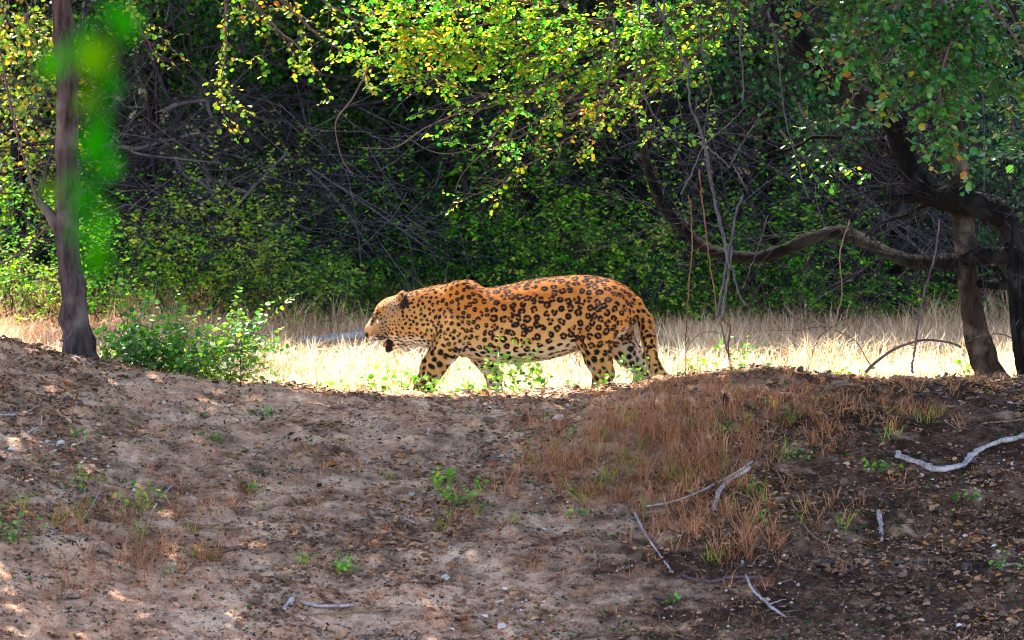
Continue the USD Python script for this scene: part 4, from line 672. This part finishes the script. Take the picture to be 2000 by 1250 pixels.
def forest_tree(label, px, Y, trunk, r, blobs, mat, seed, leafn, size=.036, bark='bark_dark', high=True):
    rng = np.random.default_rng(seed); b = stand(px, Y); T = thing('forest_tree', label, 'tree', b, 'trees of the dark forest'); t = path([(a[0], a[1]) for a in trunk], Y); t[0, 2] = min(t[0, 2], b[2] - .03)
    obj('trunk', tube(t, taper(len(t), r, r * .5), 12, .12, seed), M[bark], T, True); wood, lv = [], Lv()
    for (bx, by, rx, ry, dy, frac) in blobs:
        c = P(bx, by, Y + dy); k = int(leafn * frac); sc = (Y + dy - CAM[1]) / FPX; R = np.array([rx * sc, .7, ry * sc]); ncl = max(4, k // 45)
        q = rng.normal(0, 1, (ncl, 3)); q /= np.linalg.norm(q, axis=1, keepdims=True); q = c + q * rng.random((ncl, 1)) ** .45 * R
        j0 = t[np.argmin(np.linalg.norm(t - c, axis=1))]
        for cc in q[:min(ncl, 60)]: s_ = smooth_line([j0, (j0 + cc) / 2 + rng.normal(0, .12, 3), cc], 7); wood.append((s_, taper(7, .010, .002), 4))
        idx = rng.integers(0, ncl, k); p = q[idx] + rng.normal(0, 1, (k, 3)) * [.11, .11, .075]; lv.add(p, rng.normal(0, 1, (k, 3)) + [0, 0, -.6], rng.normal(0, .55, (k, 3)) + [0, -.25, .6], size * rng.uniform(.6, 1.25, k))
    obj('branches', wood_mesh(wood), M['twig_bare'], T, kind='stuff')
    p, a, n_, s_ = lv.get(); obj('crown', leaves(p, a, n_, s_, 'round' if size > .03 and leafn < 9000 else 'oval'), mat, T, kind='stuff')
    if high:
        lv = Lv(); top = t[-1]; hc = np.array([b[0] + rng.normal(0, .4), Y - 2.0, 5.3])
        crown_cloud(rng, hc, (1.5, 2.6, 1.6), 8500, .17, lv, .27, seed); crown_cloud(rng, hc + [0, 4.0, .8], (1.6, 3.0, 2.2), 5000, .17, lv, .25, seed + 1)
        ww = [(smooth_line([top, (top + hc) / 2 + rng.normal(0, .2, 3), hc + rng.normal(0, .7, 3)], 7), taper(7, r * .5, .01), 6) for k in range(6)]
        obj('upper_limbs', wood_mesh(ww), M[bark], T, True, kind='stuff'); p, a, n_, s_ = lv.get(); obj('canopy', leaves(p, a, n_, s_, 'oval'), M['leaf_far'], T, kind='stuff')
F_ = M['leaf_mid']
ft = [('thin forest tree at the far left with ochre flecked leaves', 30, 10.5, [(30, 610), (40, 400), (25, 200), (20, -200)], .05, [(60, 120, 110, 130, 0, .5), (60, 330, 110, 120, .3, .5)], M['leaf_yellow'], 3200),
      ('forest tree with a green crown behind the slender trunk', 300, 11, [(310, 600), (290, 420), (300, 200), (290, -200)], .06, [(300, 60, 160, 110, 0, .6), (420, 120, 130, 100, .4, .4)], F_, 4200),
      ('forest tree with bright small leaves at the top left centre', 560, 10.5, [(555, 600), (570, 420), (560, 180), (590, -200)], .055, [(560, 40, 170, 90, 0, .4), (640, 130, 130, 110, .2, .35), (480, 150, 130, 70, .3, .25)], F_, 6500),
      ('forest tree with a broad green crown above the leopard head', 800, 11, [(820, 600), (790, 430), (810, 250), (780, -200)], .065, [(760, 250, 150, 150, 0, .4), (900, 300, 150, 120, 0, .3), (700, 330, 110, 80, .3, .1), (820, 90, 200, 120, .4, .2)], F_, 8200),
      ('dark trunked forest tree leaning above the leopard back', 1070, 10.2, [(1100, 600), (1060, 420), (1020, 330), (990, 250), (950, 60), (930, -200)], .085, [(1000, 200, 190, 110, .3, .6), (1120, 110, 150, 120, .3, .4)], F_, 4600),
      ('dark forked forest tree above the leopard rump', 1290, 10.6, [(1295, 600), (1285, 480), (1255, 390), (1200, 330), (1160, 200), (1170, -200)], .085, [(1250, 150, 170, 140, .3, .5), (1330, 60, 170, 130, .3, .5)], F_, 6500),
      ('forest tree with blue green leaves behind the hanging vines', 1500, 9.2, [(1490, 600), (1510, 420), (1500, 200), (1530, -200)], .055, [(1450, 90, 170, 130, .2, .45), (1580, 210, 150, 110, 0, .35), (1640, 60, 140, 90, 0, .2)], M['leaf_dark'], 6500),
      ('forest tree with dark leaves behind the leaning tree', 1760, 9.4, [(1765, 600), (1750, 400), (1770, 200), (1760, -200)], .06, [(1730, 100, 190, 140, .2, .6), (1900, 250, 150, 160, .2, .4)], M['leaf_dark'], 7500),
      ('forest tree at the far right with dense dark leaves', 1980, 10.4, [(1975, 610), (1985, 400), (1975, 200), (1990, -200)], .06, [(1960, 120, 130, 140, .1, .5), (1960, 360, 110, 130, .1, .5)], M['leaf_dark'], 5500)]
for i, (lb, px, Yb, tk, r, bl, mt, nl) in enumerate(ft): forest_tree(lb, px, Yb, tk, r, bl, mt, 900 + i, nl)

# tangle of bare twigs and the dark wood beyond
rng = np.random.default_rng(808); wood = []
for k in range(1500):
    px, py, Yb = rng.uniform(-60, 2060), rng.uniform(40, 500), rng.uniform(8.7, 11.5)
    zone_ = (90 < px < 760 and 200 < py < 520) or (1180 < px < 1950 and 150 < py < 500)
    if not zone_ and rng.random() < .6: continue
    p = P(px, py, Yb); az = rng.choice([.35, 2.6, -.5, -2.5, 1.2]) + rng.normal(0, .45)
    grow(rng, p, [math.cos(az), rng.normal(0, .35), math.sin(az)], rng.uniform(.4, 1.8), rng.uniform(.0025, .007) if rng.random() < .9 else .013, 1, dict(leaf=0, sp=1, n=[2], ref=[1.0], w=.16, step=.14), wood, Lv())
pw = []
for k in range(260):
    px, py = (rng.uniform(120, 800), rng.uniform(200, 480)) if k % 2 else (rng.uniform(1200, 1900), rng.uniform(170, 470))
    az = rng.choice([.3, 2.7, -.4, -2.6, -.9]) + rng.normal(0, .35); grow(rng, P(px, py, rng.uniform(8.2, 9.2)), [math.cos(az), rng.normal(0, .3), math.sin(az)], rng.uniform(.3, 1.3), rng.uniform(.0015, .0035), 1, dict(leaf=0, sp=1, n=[2], ref=[.8], w=.2, step=.07), pw, Lv())  # twigs in a paler colour, painted as highlights against the dark thicket
p = obj('pale_twigs', wood_mesh(pw), M['twig_grey']); tag(prim(p), 'fine twigs before the dark thicket with light highlights painted in as pale bluish grey', 'thicket', kind='stuff')
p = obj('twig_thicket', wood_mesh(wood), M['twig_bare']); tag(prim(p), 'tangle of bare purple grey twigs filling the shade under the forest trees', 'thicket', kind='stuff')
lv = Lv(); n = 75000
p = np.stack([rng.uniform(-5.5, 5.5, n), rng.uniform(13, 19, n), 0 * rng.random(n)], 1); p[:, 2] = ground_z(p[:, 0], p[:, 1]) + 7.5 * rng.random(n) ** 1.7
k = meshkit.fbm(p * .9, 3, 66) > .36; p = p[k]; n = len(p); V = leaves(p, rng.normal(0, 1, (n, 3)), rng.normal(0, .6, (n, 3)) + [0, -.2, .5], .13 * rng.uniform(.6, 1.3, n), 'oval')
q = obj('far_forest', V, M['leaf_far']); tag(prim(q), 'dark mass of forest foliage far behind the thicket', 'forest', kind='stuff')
# pale dead branches that stand out in the thicket
dead = [('pale blue grey dead branch slanting through the dark thicket on the left', [(345, 310), (375, 350), (420, 352), (470, 372), (525, 384)], .012), ('forked tip of pale dead wood below the slanting branch', [(385, 352), (415, 375), (437, 402)], .010), ('weathered dead limb arching in the thicket right of the slender trunk', [(175, 292), (215, 283), (260, 290), (320, 275), (390, 262), (420, 290)], .014), ('curved dead limb in the upper left thicket', [(325, 215), (360, 200), (402, 196), (410, 220), (430, 250)], .016), ('bare diagonal branch rising right in the left thicket', [(440, 430), (500, 360), (560, 300)], .012), ('long bare branch falling right through the thicket above the leopard head', [(600, 330), (680, 420), (740, 520)], .011), ('dark leaning pole above the yellowish shrub', [(690, 460), (730, 500), (760, 545)], .016),
        ('slender bare branch crossing behind the slender trunk', [(220, 265), (270, 300), (350, 310), (430, 318)], .009), ('arched bare branch above the leopard head', [(610, 330), (700, 390), (800, 460), (880, 520)], .008), ('dark vertical limb in the hollow above the leopard back', [(998, 250), (1005, 320), (1000, 400)], .012)]
for lb, pts, r in dead:
    k = path(pts, 8.9 + rng.uniform(-.3, .3)); T = thing('dead_branch', lb, 'branch', k[0]); obj('stem', tube(k, taper(len(k), r, r * .6), 8, .12, 4), M['twig_grey'] if 'dark' not in lb[:5] else M['bark_dark'], T, True); wood = []
    for j in range(5): i = rng.integers(1, len(k) - 1); grow(rng, k[i], [rng.normal(0, 1), rng.normal(0, .3), rng.normal(0, .8)], rng.uniform(.15, .5), .003, 0, dict(leaf=0, sp=1, n=[1], ref=[1]), wood, Lv())
    [obj('side_twig', wood_mesh([k_]), M['twig_bare'], T) for k_ in wood]

# ------------------------------------------------------------------ meadow plants and the log
shrub('leafy_bush', 'loose green bush on the crest between the slender tree and the sunny meadow', 300, -.75, .20, .5, 1, .026, .02, M['leaf_bush'], M['twig_dark'], 1001, 'bush') if False else None
def patch_bush(label, spots, Y, leaf, mat, seed):
    rng = np.random.default_rng(seed); wood, lv = [], Lv(); b = stand(spots[0][0], Y)
    for (px, py, n) in spots:
        for k in range(n):
            o = stand(px + rng.normal(0, 26), Y + rng.normal(0, .12)); tip = P(px + rng.normal(0, 45), py + rng.normal(0, 22), Y + rng.normal(0, .12)); d = tip - o
            grow(rng, o, d, np.linalg.norm(d) * 1.05, .0028, 1, dict(leaf=leaf, sp=.018, n=[6], ref=[.2], w=.22, leaf_all=True, start=.25, leafy=.95), wood, lv)
    T = thing('leafy_bush', label, 'bush', b); obj('stems', wood_mesh(wood), M['twig_dark'], T, kind='stuff'); p, a, n_, s_ = lv.get(); obj('foliage', leaves(p, a, n_, s_, 'round'), mat, T, kind='stuff')
patch_bush('loose green bush between the slender tree and the sunny meadow', [(220, 640, 7), (270, 650, 8), (320, 650, 8), (370, 660, 9), (410, 680, 8), (440, 700, 7), (250, 690, 6), (350, 700, 8)], -.95, .026, M['leaf_bush'], 1002)
def weed(label, px, py, h, seed, mat='leaf_weed', n=5, leaf=.026, Y=-.62, spread=.5, name='weed', bank=False):
    rng = np.random.default_rng(seed); wood, lv = [], Lv(); b = on_ground(px, py) if bank else stand(px, Y)
    hh = h if bank else max(.05, P(px, py, Y)[2] - b[2])
    for k in range(n):
        grow(rng, b + np.r_[rng.normal(0, .02, 2), -.01], [rng.normal(0, spread), rng.normal(0, spread * .6), 1.0], hh * rng.uniform(.75, 1.1), .0018, 1, dict(leaf=leaf, sp=leaf * 1.15, n=[4], ref=[.15], w=.2, step=.03, leaf_all=True, start=.3, leafy=1), wood, lv)
    T = thing(name, label, 'weed' if name == 'weed' else 'sprig', b); obj('stems', wood_mesh(wood), M['twig_dark'] if mat != 'leaf_weed' else M['leaf_weed'], T, kind='stuff'); p, a, n_, s_ = lv.get(); obj('foliage', leaves(p, a, n_, s_, 'oval' if leaf < .02 else 'round'), M[mat], T, kind='stuff')
wd = [(735, 705, 'lime green weed right below the leopard chin'), (700, 735, 'low weed left of the leopard chin'), (790, 725, 'bushy weed in front of the leopard raised forepaw'), (845, 725, 'bright weed growing before the near foreleg'), (985, 705, 'lime weed in front of the belly left of the tallest sprig'), (1035, 660, 'tallest lime sprig reaching up over the leopard belly'), (1065, 690, 'lime weed just right of the tallest sprig'), (925, 735, 'small weed between the forelegs'), (1100, 735, 'small weed under the leopard belly'), (1180, 715, 'weed before the near hind leg'), (1250, 690, 'slim weed before the far hind leg and tail'), (1362, 665, 'lime weed left of the brown hanging stems'), (1440, 660, 'lime weed right of the brown hanging stems'), (1660, 690, 'round leaved weed in the sunlit gap on the right'), (1715, 712, 'weed at the foot of the arched stick'), (1880, 690, 'weed left of the leaning trunk foot'), (640, 730, 'sparse weed on the crest left of the leopard'), (560, 735, 'low weed at the right end of the loose bush'), (880, 740, 'small weed behind the near forepaw'), (760, 742, 'low weed on the crest before the leopard head'), (1300, 728, 'tiny weed behind the leopard tail')]
for i, (px, py, lb) in enumerate(wd): weed(lb, px, py, 0, 1100 + i, n=4 if py < 720 else 6)
bs = [(890, 985, .10, 'bright green sprig on the middle of the bank', 'leaf_weed'), (865, 950, .07, 'small green sprig just above the bright one', 'leaf_weed'), (150, 960, .10, 'yellow green sprig on the upper left bank', 'leaf_olive'), (265, 1010, .11, 'tall yellowish sprig among the left rusty tufts', 'leaf_olive'), (25, 1060, .11, 'green sprig at the left edge of the bank', 'leaf_bush'), (145, 860, .05, 'tiny dark sprig on the sand below the slender tree', 'leaf_bush'), (520, 815, .04, 'small sprig on the sandy upper bank', 'leaf_bush'), (480, 965, .05, 'small green sprig left of the bank centre', 'leaf_weed'), (670, 1120, .08, 'sprig above the pale sticks at the bottom', 'leaf_weed'), (1560, 905, .07, 'dull green sprig among the twigs on the right bank', 'leaf_bush'), (1720, 920, .05, 'leafy sprig at the left tip of the long pale stick', 'leaf_weed'), (1880, 985, .06, 'green sprig below the long pale stick', 'leaf_bush'), (1430, 860, .09, 'green stems within the rusty grass', 'leaf_bush'), (1120, 1010, .04, 'little sprig below the rusty grass', 'leaf_bush'), (1490, 1020, .05, 'sprig in the shaded hollow right of the forked twig', 'leaf_bush'), (420, 860, .04, 'sprig on the sandy upper left bank', 'leaf_bush'), (1960, 1120, .07, 'dark leafy sprig at the lower right', 'leaf_bush'), (1320, 1180, .05, 'dark sprig at the bottom right of centre', 'leaf_bush')]
for i, (px, py, h, lb, mt) in enumerate(bs): weed(lb, px, py, h * 1.3, 1200 + i, mt, 8, .021, name='bank_sprig', bank=True, spread=.8)
q = path([(590, 666), (625, 664), (660, 660), (690, 655), (725, 650)], 6.3); q[:, 2] = np.minimum(q[:, 2], ground_z(q[:, 0], q[:, 1]) + .10); LG = thing('fallen_log', 'grey fallen log lying in the grass left of the leopard head', 'log', q[0]); obj('stem', tube(q, taper(len(q), .026, .030), 14, .2, 6), M['stick_pale'], LG, True); k = path([(592, 664), (594, 674), (590, 682)], 6.25); obj('branch_stub', tube(k, .010, 8, .1), M['bark_left'], LG, True)

# ------------------------------------------------------------------ sticks and single leaves on the bank
def lying(pts, r, lift=.6):
    w_ = np.array([on_ground(*p) for p in pts]); w_[:, 2] += r * lift; k_ = smooth_line(w_); return k_ + np.random.default_rng(int(w_[0, 0] * 1e4) % 9999).normal(0, r * .14, k_.shape)
st_ = [('long pale driftwood like stick curving down the right bank', [(1752, 897), (1790, 915), (1835, 933), (1870, 920), (1920, 890), (1960, 872), (2020, 858)], .013, 'stick_pale', 1.5), ('short thick pale stick bent like a boomerang in the rusty grass', [(1462, 922), (1430, 945), (1405, 970), (1395, 1008)], .011, 'stick_pale', 1.3), ('short pale upright stick in the dark litter', [(1716, 1003), (1720, 1035), (1722, 1060)], .010, 'stick_pale', 1.0),
       ('long thin cream twig leading to the forked twig', [(1258, 1000), (1310, 990), (1370, 965), (1420, 940), (1470, 910)], .0055, 'stick_pale', 2.5), ('pale forked twig standing below the rusty grass', [(1240, 1012), (1262, 1050), (1285, 1085), (1310, 1118)], .0055, 'stick_pale', 1.5), ('thin grey twig below the boomerang stick', [(1395, 990), (1360, 1025), (1320, 1060)], .004, 'stick_pale', 1.5), ('long brown branch running down the right bank', [(1470, 870), (1515, 920), (1550, 990), (1575, 1040), (1640, 1088)], .0055, 'stick_brown', 1.2), ('curved cream stick near the bottom right of centre', [(1450, 1100), (1465, 1150), (1500, 1185), (1535, 1212)], .0065, 'stick_pale', 1.0), ('long dark stick lying across the lower right bank', [(1330, 1128), (1380, 1140), (1440, 1132), (1490, 1136)], .008, 'twig_dark', .8),
       ('thick pale stick stub at the bottom left of centre', [(555, 1198), (575, 1170)], .011, 'stick_pale', .9), ('straight pale stick lying at the bottom left of centre', [(588, 1184), (640, 1188), (692, 1189)], .008, 'stick_pale', .9), ('brown twig leaning across the pale stub', [(512, 1152), (535, 1185), (560, 1225)], .006, 'stick_brown', 1.0), ('thin stick lying under the straight pale one', [(590, 1203), (680, 1203), (760, 1196)], .0045, 'stick_brown', .8), ('pale twig at the upper left edge of the bank', [(-10, 816), (30, 814), (65, 812)], .006, 'stick_pale', .9), ('small pale crooked stick on the left sand', [(55, 852), (66, 842), (84, 838)], .006, 'stick_pale', .9), ('pale stick lying at the foot of the slender tree', [(124, 685), (150, 702), (178, 716)], .0055, 'stick_pale', 1.2), ('short dead twig beside the pale stick under the tree', [(178, 716), (205, 718), (228, 712)], .004, 'stick_brown', 1.2),
       ('grey stick on the slope above the rusty grass', [(970, 898), (1010, 888), (1050, 877)], .006, 'stick_pale', 1.0), ('thin pale twig crossing the left rusty tufts', [(60, 1062), (130, 1035), (165, 1015), (200, 950)], .0032, 'stick_pale', 2), ('second thin grey twig among the left tufts', [(275, 1070), (300, 1000), (340, 950)], .0032, 'stick_pale', 2.5), ('rotting brown stick half sunk in the left bank', [(365, 1030), (420, 1035), (475, 1033)], .009, 'stick_brown', .3), ('slim cream twig on the lower centre slope', [(790, 1016), (815, 1028)], .005, 'stick_pale', 1), ('pale twig below the centre at the frame bottom', [(850, 1210), (900, 1200), (950, 1190)], .0035, 'stick_brown', 1), ('broken pale twig on the right slope above the hollow', [(1280, 822), (1295, 814), (1310, 806)], .006, 'stick_pale', 1.5), ('two toned bent twig right at the lower right', [(1955, 1120), (1975, 1108), (1992, 1110)], .0065, 'stick_pale', 1.2), ('faint twig angled on the far right lower bank', [(1780, 1005), (1800, 1050), (1825, 1010)], .003, 'stick_brown', 2), ('thin branch along the upper right bank', [(1920, 832), (1960, 827), (2010, 822)], .004, 'stick_brown', 1.2)]
rng = np.random.default_rng(1300)
for lb, pts, r, mt, lift in st_:
    k = lying(pts, r, lift); T = thing('fallen_stick', lb, 'stick', k[0]); obj('stem', tube(k, taper(len(k), r, r * .75) * (1 + .12 * rng.normal(size=len(k))), 12, .32, 7), M[mt], T, True)
    wood = []
    for j in range(2 if r < .007 else 1): i = rng.integers(1, len(k) - 1); d_ = rng.normal(0, 1, 3); d_[2] = abs(d_[2]) * .4; grow(rng, k[i], d_, rng.uniform(.02, .09), r * .4, 0, dict(leaf=0, sp=1, n=[1], ref=[1], step=.02), wood, Lv())
    [obj('side_twig', wood_mesh([k_]), M[mt], T) for k_ in wood]
q = path([(318, 0)], 0) if False else None
k = np.array([P(133, 700, -1.25), P(138, 672, -1.25), P(127, 662, -1.25)]); T = thing('snag', 'small dark forked snag leaning on the foot of the slender tree', 'snag', P(124, 690, -1.25)); k = path([(124, 688), (126, 668), (136, 655), (142, 640)], -1.28); obj('stem', tube(k, taper(len(k), .008, .004), 8, .1), M['twig_dark'], T, True); k = path([(127, 668), (116, 664)], -1.28); obj('side_twig', tube(k, .004, 6), M['twig_dark'], T, True)
fl = [('red fallen leaf on the bank left of centre', 577, 902, 'dead_red', .024)] + [(f'{c} {d}', x, y, m, s) for c, d, x, y, m, s in [
    ('white bleached leaf', 'right of the red leaf', 660, 878, 'dead_pale', .026), ('white bleached leaf', 'above and left of the red leaf', 548, 864, 'dead_pale', .024), ('orange leaf', 'above the bottom pale sticks', 485, 1135, 'dead_orange', .026), ('orange leaf', 'on the slope right of the bright green sprig', 905, 958, 'dead_orange', .022), ('orange leaf', 'below the bright green sprig', 865, 1032, 'dead_orange', .026), ('ochre leaf', 'lower centre of the bank', 895, 1046, 'dead_orange', .024), ('pale leaf', 'beside the lower centre ochre leaf', 1066, 1038, 'dead_pale', .020), ('orange leaf', 'left of the forked twig hollow', 1022, 1048, 'dead_orange', .026), ('bleached leaf', 'on the right bank above the brown branch', 1538, 845, 'dead_pale', .016), ('yellowish leaf', 'just right of the boomerang stick', 1424, 982, 'dead_orange', .026), ('orange leaf', 'above the long cream twig', 1338, 968, 'dead_orange', .024), ('pale leaf', 'below the short upright stick', 1705, 1112, 'dead_pale', .022), ('pale leaf', 'at the right foot of the dark bank', 1935, 1072, 'dead_pale', .026), ('white leaf', 'left of the right foot pale leaf', 1910, 1073, 'dead_pale', .020), ('golden leaf', 'on the dark bank under the long pale stick', 1858, 1002, 'dead_orange', .022), ('pale leaf', 'at the bottom right corner', 1868, 1230, 'dead_pale', .026), ('orange leaf', 'at the bottom centre left', 690, 1075, 'dead_orange', .024), ('white leaf', 'at the far upper left slope', 78, 812, 'dead_pale', .022), ('rust leaf', 'at the bottom left', 280, 1240, 'dead_orange', .028), ('rust leaf', 'below the straight pale stick', 385, 1210, 'dead_orange', .026), ('pale leaf', 'on the left tufts right side', 345, 1112, 'dead_pale', .026), ('orange leaf', 'among the left tufts', 250, 1090, 'dead_orange', .024), ('pale leaf', 'near the bottom centre', 887, 1235, 'dead_pale', .024), ('orange leaf', 'bottom centre right', 930, 1170, 'dead_orange', .022), ('bleached leaf', 'upper right of the rusty grass', 1005, 845, 'dead_pale', .02)]]
for lb, x, y, m, s in fl:
    c = on_ground(x, y) + [0, 0, .006]; az = rng.uniform(0, 6.28); T = obj('fallen_leaf', leaves(c[None], np.array([[math.cos(az), math.sin(az), .3]]), np.array([[rng.normal(0, .3), -.45, 1.0]]), np.array([s]), 'dry'), M[m]); tag(prim(T), lb if 'leaf' in lb else lb, 'fallen leaf')

# ------------------------------------------------------------------ out of focus twig close to the camera
rng = np.random.default_rng(1400); Yn = -21.4
q = path([(230, -420), (215, -200), (205, 0), (195, 200), (185, 380), (182, 470)], Yn); NT = thing('near_twig', 'blurred bright green leafy twig hanging close to the camera before the slender trunk', 'twig', q[0]); obj('stem', tube(q, taper(len(q), .0012, .0006), 6), M['leaf_near'], NT, True)
for (px, py, s) in [(195, 20, .026), (225, 40, .022), (205, 95, .026), (120, 118, .020), (215, 150, .024), (188, 190, .020), (196, 262, .024), (165, 285, .020), (228, 320, .020), (150, 392, .022), (182, 380, .016), (178, 440, .022), (196, 492, .022), (150, 455, .016), (95, 372, .015), (250, 70, .016), (165, 60, .016), (205, 225, .018), (180, 330, .022), (140, 350, .016), (200, 410, .02), (185, 500, .018), (130, 90, .016)]:
    c = P(px, py - 20, Yn + rng.uniform(-.15, .15)); obj('leaf', leaves(c[None], np.array([[rng.normal(0, .4), rng.normal(0, .3), -1.0]]), np.array([[rng.normal(0, .5), -1.0, .4]]), np.array([s * 1.15]), 'oval' if rng.random() < .6 else 'round'), M['leaf_near'], NT)
